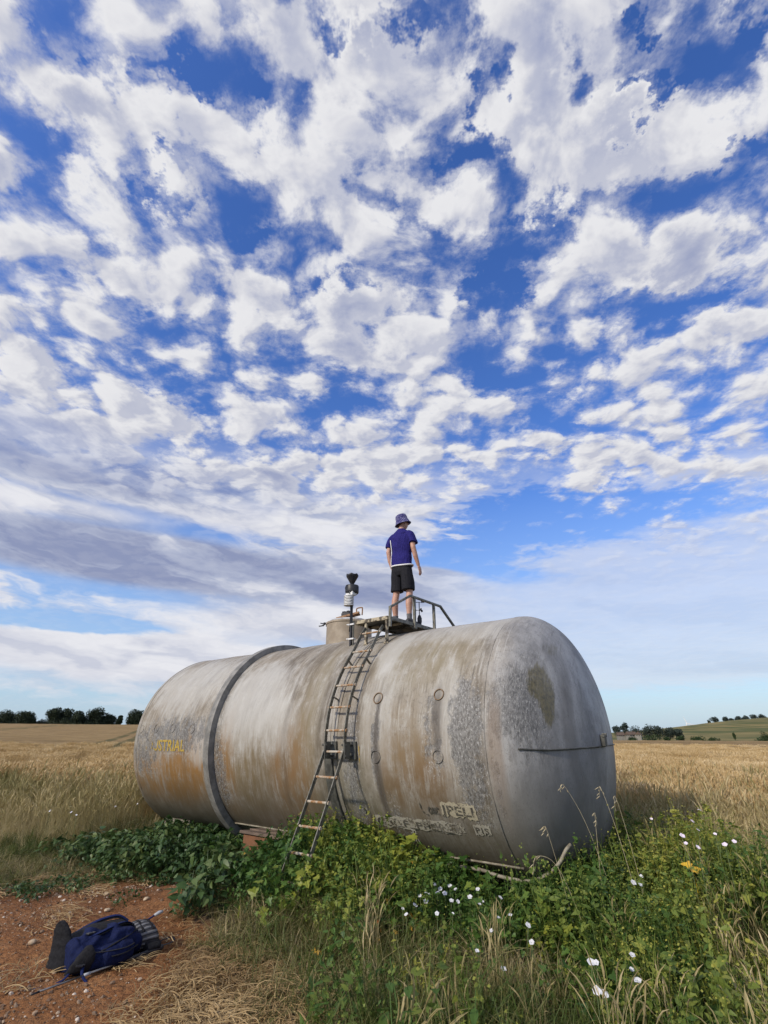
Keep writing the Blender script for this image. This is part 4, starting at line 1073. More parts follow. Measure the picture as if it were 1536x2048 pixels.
# ------------------------------------------------------------------ vegetation
def scatter(name, pts, rot, scl, idx, tint, meshes, label, cat):
    """one growing mass: real plants set out point by point"""
    src = bpy.data.collections.new(name + '_kinds')
    for k, me in enumerate(meshes):
        src.objects.link(bpy.data.objects.new('%s_kind_%02d' % (name, k), me))
    n = len(pts)
    me = bpy.data.meshes.new(name); me.from_pydata(np.asarray(pts, float).tolist(), [], []); me.update()
    scl = np.asarray(scl, float)
    if scl.ndim == 1: scl = np.repeat(scl[:, None], 3, 1)
    for an, ty, key, val in (('rot', 'FLOAT_VECTOR', 'vector', rot), ('scl', 'FLOAT_VECTOR', 'vector', scl), ('idx', 'INT', 'value', idx), ('tint', 'FLOAT', 'value', tint)):
        a = me.attributes.new(an, ty, 'POINT')
        a.data.foreach_set(key, np.asarray(val, np.int32 if ty == 'INT' else np.float32).ravel())
    o = bpy.data.objects.new(name, me); link(o); tag(o, label, cat, kind='stuff')
    ng = bpy.data.node_groups.new(name, 'GeometryNodeTree')
    ng.interface.new_socket('Geometry', in_out='INPUT', socket_type='NodeSocketGeometry')
    ng.interface.new_socket('Geometry', in_out='OUTPUT', socket_type='NodeSocketGeometry')
    N = NT(ng)
    gi = N.n('NodeGroupInput'); go = N.n('NodeGroupOutput')
    ip = N.n('GeometryNodeInstanceOnPoints')
    ci = N.n('GeometryNodeCollectionInfo'); ci.inputs['Collection'].default_value = src
    ci.inputs['Separate Children'].default_value = True; ci.inputs['Reset Children'].default_value = True
    def attr(nm, ty):
        nd = N.n('GeometryNodeInputNamedAttribute', data_type=ty); nd.inputs['Name'].default_value = nm
        return nd.outputs['Attribute']
    N.link(gi.outputs[0], ip.inputs['Points']); N.link(ci.outputs[0], ip.inputs['Instance'])
    ip.inputs['Pick Instance'].default_value = True
    N.link(attr('idx', 'INT'), ip.inputs['Instance Index'])
    N.link(attr('rot', 'FLOAT_VECTOR'), ip.inputs['Rotation']); N.link(attr('scl', 'FLOAT_VECTOR'), ip.inputs['Scale'])
    N.link(ip.outputs[0], go.inputs[0])
    md = o.modifiers.new('plants', 'NODES'); md.node_group = ng
    return o


class PB:
    """plant builder: ribbons, leaves, with a value per face"""
    def __init__(self, seed):
        self.v = []; self.f = []; self.l = []; self.g = np.random.default_rng(seed)
    def ribbon(self, pts, w, val, side=None):
        pts = np.asarray(pts, float); k = len(pts)
        if side is None:
            a = self.g.uniform(0, 2 * np.pi); side = np.array([np.cos(a), np.sin(a), 0])
        w = np.asarray(w, float); o = len(self.v)
        for p, ww in zip(pts, w):
            self.v.append(tuple(p - side * ww)); self.v.append(tuple(p + side * ww))
        for i in range(k - 1):
            self.f.append((o + 2 * i, o + 2 * i + 1, o + 2 * i + 3, o + 2 * i + 2)); self.l.append(val)
    def blade(self, base, h, lean, az, w, val, droop=1.0, seg=4):
        t = np.linspace(0, 1, seg + 1); d = np.array([np.cos(az), np.sin(az), 0])
        out = lean * (t ** 1.7)
        up = h * (t - 0.45 * droop * lean / max(h, .01) * t ** 3)
        p = np.asarray(base)[None] + d[None] * out[:, None] + np.array([0, 0, 1.0])[None] * up[:, None]
        self.ribbon(p, w * (1 - t ** 2 * 0.95) * np.where(t < .1, .7, 1), val, np.array([-d[1], d[0], 0]) * np.cos(self.g.uniform(-.9, .9)) + np.array([0, 0, .3]) * self.g.uniform(-1, 1))
    def shape(self, c, nrm, fwd, outline, size, val, fold=0.12):
        """flat leaf from an outline in (along, across), folded a little on its rib"""
        nrm = nrm / np.linalg.norm(nrm); fwd = fwd - nrm * fwd.dot(nrm); fwd /= np.linalg.norm(fwd); sd = np.cross(nrm, fwd)
        o = len(self.v)
        self.v.append(tuple(c)); 
        for (a, b) in outline:
            q = c + fwd * a * size + sd * b * size + nrm * (abs(b) * fold * size - 0.10 * a * a * size)
            self.v.append(tuple(q))
        n = len(outline)
        for i in range(n - 1):
            self.f.append((o, o + 1 + i, o + 2 + i)); self.l.append(val)
    def mesh(self, name, mats, mi=None):
        me = bpy.data.meshes.new(name); me.from_pydata(self.v, [], self.f); me.update()
        for m in mats: me.materials.append(m)
        a = me.attributes.new('leaf', 'FLOAT', 'FACE'); a.data.foreach_set('value', np.asarray(self.l, np.float32))
        return me


M['grass'] = leaf_mat('meadow_grass', (0.075, 0.115, 0.022), (0.205, 0.180, 0.066), (0.46, 0.37, 0.20), 0.3)
M['drygrass'] = leaf_mat('dry_grass', (0.23, 0.22, 0.08), (0.46, 0.38, 0.18), (0.62, 0.51, 0.29), 0.35)
M['vine'] = leaf_mat('vine_leaves', (0.036, 0.088, 0.018), (0.105, 0.19, 0.036), (0.28, 0.30, 0.045), 0.32, 0.45)
M['nettle'] = leaf_mat('dark_bramble_leaves', (0.024, 0.056, 0.016), (0.060, 0.112, 0.030), (0.130, 0.170, 0.052), 0.25, 0.45)
M['herb'] = leaf_mat('yellow_green_herb', (0.070, 0.135, 0.026), (0.190, 0.235, 0.045), (0.40, 0.38, 0.07), 0.35)
M['bud'] = leaf_mat('yellow_green_buds', (0.26, 0.32, 0.07), (0.42, 0.44, 0.12), None, 0.2)
M['autumn'] = leaf_mat('turning_leaves', (0.30, 0.19, 0.03), (0.50, 0.30, 0.03), (0.36, 0.12, 0.03), 0.3)
M['wheat'] = leaf_mat('ripe_wheat', (0.40, 0.26, 0.10), (0.58, 0.42, 0.20), (0.72, 0.57, 0.33), 0.3)
M['straw'] = leaf_mat('dry_straw', (0.24, 0.150, 0.065), (0.40, 0.275, 0.125), (0.50, 0.37, 0.19), 0.15)

LOBED = [(-.30, .0), (-.42, .28), (-.10, .30), (-.16, .62), (.12, .58), (.30, .30), (.62, .26), (1.0, 0.0), (.62, -.26), (.30, -.30), (.12, -.58), (-.16, -.62), (-.10, -.30), (-.42, -.28), (-.30, .0)]
OVAL = [(-.5, 0), (-.3, .26), (.1, .34), (.55, .2), (1.0, 0), (.55, -.2), (.1, -.34), (-.3, -.26), (-.5, 0)]
HEART = [(-.28, 0), (-.45, .22), (-.30, .46), (.05, .46), (.50, .26), (.95, 0), (.50, -.26), (.05, -.46), (-.30, -.46), (-.45, -.22), (-.28, 0)]
Zu = np.array([0, 0, 1.0])


def tuft(seed, n, h, spread, w, lean, dry=0.3):
    P = PB(seed); g = P.g
    for i in range(n):
        a = g.uniform(0, 6.283); r = spread * math.sqrt(g.uniform(0, 1)); hh = h * g.uniform(.45, 1.1)
        P.blade((r * math.cos(a), r * math.sin(a), -.02), hh, lean * hh * g.uniform(.15, 1.3), g.uniform(0, 6.283), w * g.uniform(.6, 1.3), g.uniform(0, 1) ** (1.6 if dry < .4 else .8), droop=g.uniform(.5, 1.6))
    return P.mesh('tuft', [M['grass']])


def seed_stems(seed, n, h, spread, mat, head=.16):
    P = PB(seed); g = P.g
    for i in range(n):
        a = g.uniform(0, 6.283); r = spread * math.sqrt(g.uniform(0, 1)); hh = h * g.uniform(.7, 1.1); az = g.uniform(0, 6.283); ln = hh * g.uniform(.03, .30)
        t = np.linspace(0, 1, 5); d = np.array([math.cos(az), math.sin(az), 0])
        p = np.array([r * math.cos(a), r * math.sin(a), 0])[None] + d[None] * (ln * t ** 2)[:, None] + Zu[None] * (hh * (t - .12 * t ** 3))[:, None]
        val = g.uniform(.3, 1); P.ribbon(p, np.full(5, .0016), val)
        e = p[-1]; dr = p[-1] - p[-2]; dr /= np.linalg.norm(dr)
        q = np.stack([e - dr * head * .4 + 0 * dr, e, e + (dr + d * .25) * head * .35, e + (dr + d * .5) * head * .6])
        for k in range(2): P.ribbon(q, np.array([.002, .0075, .006, .001]) * g.uniform(.7, 1.2), val, None)
        if g.uniform() < .8: P.blade(p[1], .22, .15, az + 2, .003, g.uniform(.2, 1), 1.5)
    for i in range(n // 2):
        a = g.uniform(0, 6.283); r = spread * math.sqrt(g.uniform(0, 1)); P.blade((r * math.cos(a), r * math.sin(a), 0), h * g.uniform(.3, .6), h * g.uniform(.1, .3), g.uniform(0, 6.28), .0035, g.uniform(0, 1), 1.2)
    return P.mesh('seed_stems', [mat])


def leafy(seed, n, rad, h, size, outline, mat, stems=True, up=.75):
    P = PB(seed); g = P.g
    for i in range(n):
        a = g.uniform(0, 6.283); r = rad * g.uniform(.1, 1) ** .7; z = h * (g.uniform(.25, 1.0)) * (1 - .45 * (r / rad) ** 2)
        c = np.array([r * math.cos(a), r * math.sin(a), z])
        nr = Zu * up + np.array([math.cos(a), math.sin(a), 0]) * .45 + g.normal(size=3) * .35
        fw = np.array([math.cos(a), math.sin(a), -.25]) + g.normal(size=3) * .5
        P.shape(c, nr, fw, outline, size * g.uniform(.55, 1.2), g.uniform(0, 1), fold=g.uniform(.05, .3))
        if stems: P.ribbon([c, c * np.array([.6, .6, .6]), np.array([c[0] * .3, c[1] * .3, 0])], [.0012, .0016, .002], .15)
    return P.mesh('leafy', [mat])


def herb(seed, n, rad, h):
    P = PB(seed); g = P.g
    for i in range(n):
        a = g.uniform(0, 6.283); r = rad * math.sqrt(g.uniform(0, 1)); hh = h * g.uniform(.5, 1.1); az = g.uniform(0, 6.283)
        b = np.array([r * math.cos(a), r * math.sin(a), 0]); d = np.array([math.cos(az), math.sin(az), 0]); tip = b + d * hh * .25 + Zu * hh
        P.ribbon([b, (b + tip) / 2 + d * .01, tip], [.002, .0018, .001], .2)
        for k in range(5):
            t = g.uniform(.25, 1); c = b + (tip - b) * t; q = g.uniform(0, 6.283)
            P.shape(c, Zu + g.normal(size=3) * .4, np.array([math.cos(q), math.sin(q), .2]), OVAL, g.uniform(.018, .035), g.uniform(0, .8))
        for k in range(3):
            c = tip + g.normal(size=3) * .018; P.shape(c, Zu + g.normal(size=3) * .6, np.array([1, .2, 0.]), [(-.6, 0), (0, .6), (.6, 0), (0, -.6), (-.6, 0)], .009, g.uniform(.85, 1))
    return P.mesh('herb', [M['herb']])


def wheat_patch(seed, n, side=.46, h=.84):
    P = PB(seed); g = P.g
    for i in range(n):
        x, y = g.uniform(-side / 2, side / 2, 2); hh = h * g.uniform(.86, 1.06); az = g.normal(.9, .9); ln = g.uniform(.02, .12)
        d = np.array([math.cos(az), math.sin(az), 0]); b = np.array([x, y, 0.]); k1 = b + d * ln * .3 + Zu * hh * .6; tip = b + d * ln + Zu * hh
        val = g.uniform(.05, 1); P.ribbon([b, k1, tip], [.0022, .0019, .0015], val * .8)
        bend = g.uniform(.2, 1.5); e1 = tip + (Zu * math.cos(bend * .5) + d * math.sin(bend * .5)) * .045; e2 = e1 + (Zu * math.cos(bend * 1.3) + d * math.sin(bend * 1.3)) * .045
        for k in range(2): P.ribbon([tip, tip * .5 + e1 * .5, e1, e2], [.003, .0078, .0075, .002], min(1, val + g.uniform(-.1, .25)), None if k else np.cross(d, Zu))
        if i % 3 == 0: P.blade(k1, .10, .14, g.uniform(0, 6.28), .0045, g.uniform(.2, 1), 2.5, seg=3)
    return P.mesh('wheat_patch', [M['wheat']])


def straw_mat_piece(seed, n, rad):
    P = PB(seed); g = P.g
    for i in range(n):
        a = g.uniform(0, 6.283); r = rad * math.sqrt(g.uniform(0, 1)); az = g.normal(.6, 1.0); L = g.uniform(.06, .22); cv = g.uniform(-.5, .5)
        t = np.linspace(-.5, .5, 5); ang = az + cv * t * 2
        p = np.stack([r * math.cos(a) + np.cumsum(np.cos(ang)) * L / 5, r * math.sin(a) + np.cumsum(np.sin(ang)) * L / 5, .004 + g.uniform(0, .035) + .02 * (1 - (2 * t) ** 2) * g.uniform(0, 1)], -1)
        P.ribbon(p, np.full(5, .0016) * g.uniform(.7, 1.6), g.uniform(0, 1), np.array([-math.sin(az), math.cos(az), .4]))
    return P.mesh('straw', [M['straw']])


def base_h(x, y):
    r = np.hypot(x, y); az = np.arctan2(x, y); wl = sst(-az, -0.02, 0.34); wr = 1 - wl
    rim = sst(field_edge(x, y), 0.5, 6) * sst(r, FIELD_R - 12, FIELD_R + 8) * (1 - sst(r, 265, 285) * wl) * (1 - sst(r, 100, 125) * wr)
    return ground_h(x, y) - 0.80 * rim


def tank_xy(x, y):
    dx, dy = x - TC.x, y - TC.y
    return dx * UX.x + dy * UX.y, -(dx * NX.x + dy * NX.y)


def clear_of_tank(x, y, m=0.0):
    s, a = tank_xy(x, y)
    return ~((s > -.45 - m) & (s < 5.05 * RT + m) & (np.abs(a) < .35 + m))


def jitter_grid(x0, x1, y0, y1, step):
    nx, ny = int((x1 - x0) / step) + 1, int((y1 - y0) / step) + 1
    X, Y = np.meshgrid(np.linspace(x0, x1, nx), np.linspace(y0, y1, ny))
    X = X.ravel() + rng.uniform(-.5, .5, X.size) * step; Y = Y.ravel() + rng.uniform(-.5, .5, Y.size) * step
    return X, Y


def upright(n, tilt=.15):
    return np.stack([rng.normal(0, tilt, n), rng.normal(0, tilt, n), rng.uniform(0, 6.283, n)], -1)


# where each kind grows, on plan
def vine_zone(x, y):
    s, a = tank_xy(x, y)
    n = (fbm(x * 1.6, y * 1.6, 3, 41) - .44) * 1.0
    front = sst(2.0 + .6 * np.exp(-((s - 1.8) / .6) ** 2) + n * 1.2 - a, 0, .5) * sst(s, -1.1, -.4) * (1 - sst(s, 3.6, 4.2)) * sst(a, -.2, .3)
    ladder_gap = 1 - .9 * sst(s, 2.45, 2.7) * (1 - sst(s, 3.6, 3.8)) * sst(a, .55, .75)
    return front * ladder_gap


def bramble_zone(x, y):
    s, a = tank_xy(x, y)
    n = (fbm(x * 1.3, y * 1.3, 3, 43) - .44) * 1.4
    return sst(s, 3.6 - 1.4 * sst(a, 1.7, 2.1), 3.9 - 1.3 * sst(a, 1.7, 2.1)) * (1 - sst(s + n, 5.6, 6.6)) * sst(a, -.1, .3) * sst(2.6 + n - a, 0, .5)


def herb_zone(x, y):
    n = (fbm(x * 1.1, y * 1.1, 3, 45) - .44) * 1.6
    return sst(x + n * .8, 1.25, 1.9) * (1 - sst(x + n, 3.3, 4.2)) * (1 - .8 * sst(x - .45 * y + n * .4, .10, .45) * (y < 5)) * sst(y, 2.0, 2.6) * (1 - sst(y - .3 * x + n, 6.2, 7.2))


def grow_h(x, y):
    """how high the green mass stands above the soil"""
    s, a = tank_xy(x, y)
    return .06 + .17 * vine_zone(x, y) * (1 - sst(np.abs(a - 1.0), .3, 1.3) * .6) + .26 * np.exp(-((s - 1.75) / .38) ** 2 - ((a - 1.75) / .5) ** 2) + .16 * bramble_zone(x, y) + .26 * herb_zone(x, y) * fbm(x * 1.7, y * 1.7, 3, 47) * 1.6


def plant_all():
    # --- wheat
    kinds = [wheat_patch(100 + k, 92) for k in range(6)]
    X, Y = jitter_grid(-54, 54, 5.5, 56, .42)
    fe = field_edge(X, Y); r = np.hypot(X, Y); az = np.abs(np.arctan2(X, Y))
    s, a = tank_xy(X, Y)
    keep = (fe > .0) & (r < 56) & (az < .80) & ((np.abs(a) > 1.25) | (s < -.9) | (s > 7.3))
    keep &= (rng.uniform(size=X.size) < np.clip(.35 + fe * .9, 0, 1)) & (rng.uniform(size=X.size) > .85 * sst(r, 40, 56))
    q = np.mod(.928 * X + .371 * Y + 6.13 + 240, 24.0)
    keep &= ~(((np.abs(q - 1.0) < .42) | (np.abs(q - 2.9) < .42)) & (X < -2.5) & (fe > 4))
    X, Y, fe = X[keep], Y[keep], fe[keep]; n = len(X)
    tint = .46 + (fbm(X * .8, Y * .8, 4, 61) - .44) * 1.1 + rng.normal(0, .05, n)
    sc = np.stack([np.full(n, 1.0), np.full(n, 1.0), .93 + (fbm(X * .35, Y * .35, 3, 63) - .44) * .5 + rng.normal(0, .03, n)], -1)
    rot = np.stack([rng.normal(0, .04, n), rng.normal(0, .04, n), rng.normal(0, .5, n)], -1)
    scatter('wheat', np.stack([X, Y, base_h(X, Y)], -1), rot, sc, rng.integers(0, 6, n), tint, kinds, 'ripe golden wheat standing in the field round the tank', 'wheat')

    # --- meadow grass, olive and straw mixed
    kinds = [tuft(200 + k, 26, .42, .10, .0046, .9) for k in range(5)] + [tuft(210 + k, 24, .27, .11, .0042, 1.4) for k in range(3)]
    X, Y = jitter_grid(-12, 9, 1.9, 13, .105)
    sd = soil_d(X, Y); fe = field_edge(X, Y)
    keep = (sd < -.02) & (fe < .8) & clear_of_tank(X, Y) & (np.abs(np.arctan2(X, Y)) < .86)
    dens = 1 - .50 * np.clip(vine_zone(X, Y) + bramble_zone(X, Y), 0, 1) - .35 * herb_zone(X, Y)
    keep &= rng.uniform(size=X.size) < dens
    X, Y, fe, sd = X[keep], Y[keep], fe[keep], sd[keep]; n = len(X)
    tint = .50 + (fbm(X * .9, Y * .9, 4, 65) - .44) * 1.5 + .22 * sst(fe, -3.0, 0) + rng.normal(0, .10, n) - .20 * sst(X, -1.5, 1.0) * (Y < 6)
    sc = (.70 + (fbm(X * .7, Y * .7, 3, 67) - .44) * 1.1 + rng.normal(0, .12, n)) * (.45 + .55 * sst(-sd, 0, .5)) * (1 + .35 * sst(fe, -2.5, 0))
    scatter('meadow_grass', np.stack([X, Y, ground_h(X, Y)], -1), upright(n, .22), np.clip(sc, .3, 1.5), rng.integers(0, 8, n), np.clip(tint, 0, 1), kinds, 'olive and straw coloured rough grass in front of the tank', 'grass')

    # --- tall pale grass along the field edge and on the right
    kinds = [seed_stems(300 + k, 16, .85, .13, M['drygrass']) for k in range(5)]
    X, Y = jitter_grid(-13, 11, 2.5, 14, .15)
    fe = field_edge(X, Y); sd = soil_d(X, Y)
    w = sst(fe, -3.2, -1.2) * (1 - sst(fe, .6, 1.6)) * np.where(X < 0, 1.1, 1.0)
    w = np.maximum(w, .5 * sst(X, 3.0, 4.0) * (Y > 3.5)); w = np.maximum(w, .055 * (X > -.6) * (Y < 7)); w = np.maximum(w, .55 * sst(X - .45 * Y, .10, .45) * (Y < 5.2) * (Y > 2.4))
    keep = (rng.uniform(size=X.size) < w * (.35 + fbm(X * 1.3, Y * 1.3, 3, 69))) & (sd < -.3) & clear_of_tank(X, Y, .5) & (np.abs(np.arctan2(X, Y)) < .86)
    s, a = tank_xy(X, Y); keep &= ~((s > 2.2) & (s < 7) & (a > 0) & (a < 3.2) & (fe < -1.0))
    X, Y, fe = X[keep], Y[keep], fe[keep]; n = len(X)
    tint = .50 + (fbm(X * .6, Y * .6, 3, 70) - .44) * 1.1 + rng.normal(0, .08, n) - .25 * sst(-X, 5.0, 8.0)
    sc = (.80 + rng.normal(0, .13, n)) * (.75 + .35 * sst(fe, -3, 0))
    scatter('tall_grass', np.stack([X, Y, ground_h(X, Y)], -1), upright(n, .13), np.clip(sc, .4, 1.25), rng.integers(0, 5, n), np.clip(tint, 0, 1), kinds, 'tall pale seeding grass along the edge of the wheat', 'grass')

    # --- vines and brambles
    kinds = [leafy(400 + k, 32, .19, .20, (.044, .036, .028, .050)[k], LOBED, M['vine']) for k in range(4)] + [leafy(410 + k, 26, .17, .20, (.034, .024)[k], HEART, M['vine']) for k in range(2)]
    X, Y = jitter_grid(-5, 5, 2.2, 11, .095)
    w = 1.1 * vine_zone(X, Y) + .30 * herb_zone(X, Y) + .06 * ((X > -.6) & (Y > 3.0) & (Y < 6))
    keep = (rng.uniform(size=X.size) < w * .85) & (soil_d(X, Y) < .02) & clear_of_tank(X, Y, -.15)
    X, Y = X[keep], Y[keep]; n = len(X)
    z = ground_h(X, Y) + rng.uniform(0.0, 1.0, n) ** .6 * grow_h(X, Y)
    tint = .38 + (fbm(X * 1.5, Y * 1.5, 3, 81) - .44) * 1.9 + rng.normal(0, .16, n)
    scatter('vines', np.stack([X, Y, z], -1), upright(n, .35), np.clip(rng.normal(.9, .3, n), .4, 1.6), rng.integers(0, 6, n), np.clip(tint, 0, .88), kinds, 'lobed green vine leaves heaped along the foot of the tank', 'vines')
    kinds = [leafy(430 + k, 26, .20, .22, .052, HEART, M['nettle']) for k in range(4)]
    X, Y = jitter_grid(-8, 0, 5.5, 12, .10)
    sd = soil_d(X, Y)
    trail = np.maximum(0, .30 * (fbm(X * 1.2 + Y * .8, Y * 2.6 - X * 2.0, 3, 83) > .56) * (sd > 0) * (Y > 6.0))
    w = bramble_zone(X, Y) * (sd < .15) + trail
    keep = (rng.uniform(size=X.size) < w) & clear_of_tank(X, Y, -.15)
    X, Y, sd = X[keep], Y[keep], sd[keep]; n = len(X)
    z = ground_h(X, Y) + rng.uniform(0, 1, n) ** .6 * grow_h(X, Y) * (sd < 0)
    tint = .42 + (fbm(X * 1.2, Y * 1.2, 3, 85) - .44) * 1.3 + rng.normal(0, .12, n)
    scatter('brambles', np.stack([X, Y, z], -1), upright(n, .3), np.clip(rng.normal(.95, .2, n), .5, 1.4) * np.where(sd > 0, .6, 1), rng.integers(0, 4, n), np.clip(tint, 0, 1), kinds, 'dark green bramble leaves between the bare soil and the tank', 'brambles')

    # --- yellow-green herbs on the right, a few turning leaves
    kinds = [herb(500 + k, 16, .13, .36) for k in range(5)]
    X, Y = jitter_grid(-1, 5, 2.0, 8.5, .12)
    keep = rng.uniform(size=X.size) < herb_zone(X, Y) * .75 + .16 * (vine_zone(X, Y) > .3) + .05 * ((X > -.5) & (Y < 6))
    X, Y = X[keep], Y[keep]; n = len(X)
    tint = .36 + (fbm(X * 1.4, Y * 1.4, 3, 87) - .44) * 2.0 + rng.normal(0, .16, n)
    scatter('herbs', np.stack([X, Y, ground_h(X, Y) + .45 * grow_h(X, Y)], -1), upright(n, .25), np.clip(rng.normal(1.0, .34, n), .45, 1.9), rng.integers(0, 5, n), np.clip(tint, 0, 1), kinds, 'bright green herbs with tiny yellow-green flower heads', 'herbs')
    kinds = [leafy(520 + k, 7, .10, .12, .032, LOBED, M['autumn'], stems=False) for k in range(3)]
    X, Y = jitter_grid(-1.6, 3.2, 3.0, 8, .16)
    keep = (rng.uniform(size=X.size) < .16 * sst(fbm(X * 1.8, Y * 1.8, 3, 91), .46, .60)) & (soil_d(X, Y) < -.1) & clear_of_tank(X, Y, .1)
    X, Y = X[keep], Y[keep]; n = len(X)
    scatter('turning_leaves', np.stack([X, Y, ground_h(X, Y) + .85 * grow_h(X, Y) + .05], -1), upright(n, .4), np.clip(rng.normal(.8, .2, n), .4, 1.2), rng.integers(0, 3, n), rng.uniform(0, 1, n), kinds, 'yellow and orange turning leaves among the green vines', 'leaves')

    # --- straw litter and gravel on the bare soil
    kinds = [straw_mat_piece(600 + k, 60, .16) for k in range(4)]
    X, Y = jitter_grid(-4.5, 0, 2.2, 8, .11)
    sd = soil_d(X, Y)
    w = sst(X, -1.80, -1.15) * (Y < 5.1) * (sd > -.35) * .95
    w = np.maximum(w, .14 * (sd > -.3) * (sd < .25)); w = np.maximum(w, .012 * (sd > 0))
    keep = rng.uniform(size=X.size) < w
    X, Y = X[keep], Y[keep]; n = len(X)
    scatter('straw_litter', np.stack([X, Y, ground_h(X, Y) + .002], -1), upright(n, .06), rng.uniform(.8, 1.3, n), rng.integers(0, 4, n), np.clip(.5 + (fbm(X * 2, Y * 2, 3, 93) - .44) * 1.2, 0, 1), kinds, 'loose dry straw lying on the bare soil', 'straw')
    kinds = []
    for k in range(5):
        bm = bmesh.new(); bmesh.ops.create_icosphere(bm, subdivisions=1, radius=1.0); g = random.Random(700 + k)
        for v in bm.verts: v.co = Vector((v.co.x * g.uniform(.6, 1.2), v.co.y * g.uniform(.6, 1.2), v.co.z * g.uniform(.4, .8)))
        me = bpy.data.meshes.new('stone_kind'); bm.to_mesh(me); bm.free(); me.materials.append(M['stone']); kinds.append(me)
    X, Y = jitter_grid(-5, 0, 2.2, 8, .030)
    sd = soil_d(X, Y)
    w = .34 * sst(sd, -.1, .2) * (.25 + 1.4 * sst(fbm(X * 1.6, Y * 1.6, 3, 95), .38, .62)) + .35 * sst(np.hypot((X + 2.1) / .9, (Y - 4.2) / .45), 1.2, .3)
    keep = (rng.uniform(size=X.size) < w) & (sd > -.15)
    X, Y = X[keep], Y[keep]; n = len(X)
    sz = .0050 + .016 * rng.uniform(0, 1, n) ** 5
    scatter('gravel', np.stack([X, Y, ground_h(X, Y) + sz * .1], -1), np.stack([rng.normal(0, .4, n), rng.normal(0, .4, n), rng.uniform(0, 6.28, n)], -1), sz, rng.integers(0, 5, n), np.where(rng.uniform(0, 1, n) < .22, 1.0, rng.uniform(0, .75, n)), kinds, 'small pale flints scattered over the bare soil', 'gravel')


M['stone'] = leaf_mat('flint', (0.14, 0.085, 0.05), (0.34, 0.25, 0.17), (0.66, 0.60, 0.52), 0.0, 0.7)
plant_all()

WHITE = [(0.44, 5.32, 0.41), (0.48, 5.22, 0.4), (0.57, 5.27, 0.41), (0.61, 5.21, 0.4), (0.51, 5.13, 0.39), (0.45, 5.15, 0.39), (0.36, 5.12, 0.39), (0.34, 4.99, 0.37), (0.3, 5.1, 0.38), (0.25, 4.93, 0.36), (0.15, 4.88, 0.35), (0.17, 4.78, 0.34), (0.55, 5.01, 0.37), (0.6, 4.98, 0.37), (0.71, 5.07, 0.38), (0.8, 5.21, 0.4), (0.8, 4.99, 0.37), (0.77, 4.96, 0.36), (0.96, 5.05, 0.38), (0.97, 4.77, 0.34), (0.87, 4.71, 0.33), (0.78, 4.57, 0.3), (1.07, 4.63, 0.31), (0.53, 4.79, 0.34), (0.64, 4.36, 0.25), (0.78, 4.19, 0.21), (0.41, 4.8, 0.34), (1.04, 4.44, 0.27), (1.04, 4.51, 0.35), (1.0, 4.28, 0.32), (1.61, 4.13, 0.3), (1.34, 4.04, 0.29), (1.31, 4.05, 0.29), (1.53, 3.97, 0.28), (1.52, 3.88, 0.26), (1.27, 3.76, 0.24), (1.24, 3.8, 0.24), (2.24, 5.31, 0.41), (2.34, 5.5, 0.43), (2.19, 5.33, 0.42)]
PINK = [(3.43, 7.46, 0.62), (3.85, 7.27, 0.62), (3.56, 6.64, 0.62), (3.19, 6.29, 0.62), (3.0, 5.88, 0.62), (3.6, 6.39, 0.62), (4.52, 8.28, 0.62), (3.54, 5.97, 0.62), (3.35, 5.82, 0.62), (3.01, 5.68, 0.62)]
LEFTW = [(-4.93, 10.97, 0.55), (-4.56, 10.81, 0.55), (-4.54, 9.75, 0.5), (-4.64, 8.75, 0.5), (-4.8, 10.15, 0.5), (-4.32, 10.08, 0.5), (-5.32, 9.21, 0.5), (-4.89, 9.05, 0.5)]
M['petal'] = plain('white_petal', (0.64, 0.64, 0.64), (0.54, 0.54, 0.56), 30, 0.6)
M['pink'] = plain('pale_pink_petal', (0.66, 0.55, 0.63), (0.74, 0.68, 0.72), 30, 0.6)
M['green_stem'] = plain('green_stem', (0.07, 0.11, 0.03), (0.12, 0.14, 0.05), 20, 0.6)


def flower(p, r, mat, label, group, seed, cone=.5):
    g = random.Random(seed); z0 = float(ground_h(p[0], p[1]))
    root = empty('flower', (p[0], p[1], z0)); tag(root, label, 'flower', group)
    h = max(p[2] - z0, .06)
    n = 20; d = Vector((g.uniform(-.5, .5), g.uniform(-1.0, -.3), 1.0)).normalized()
    q = d.to_track_quat('Z', 'X').to_matrix(); vs = []; ring = [(.12, -.55), (.45, -.18), (.85, .05), (1.0, .0)]
    for (rr, zz) in ring:
        for j in range(n):
            a = 2 * math.pi * j / n; k = rr * (1 + .10 * math.cos(5 * a) * (rr > .6)); vs.append(q @ Vector((k * r * math.cos(a), k * r * math.sin(a), zz * cone * r + .08 * r * math.sin(3 * a + seed) * (rr > .6))) + Vector((0, 0, h)))
    fs = [(i * n + j, i * n + (j + 1) % n, (i + 1) * n + (j + 1) % n, (i + 1) * n + j) for i in range(3) for j in range(n)] + [tuple(range(n - 1, -1, -1))]
    mb = MB(); mb.add(vs, fs); mb.build('petals', mat, root, smooth=True)
    mb = MB(); mb.tube([(g.uniform(-.03, .03), g.uniform(-.03, .03), -.01), (g.uniform(-.02, .02), g.uniform(-.02, .02), h * .55), tuple(Vector((0, 0, h)) - d * r * cone * .5)], .0025, 5); mb.build('stalk', M['green_stem'], root, smooth=True)


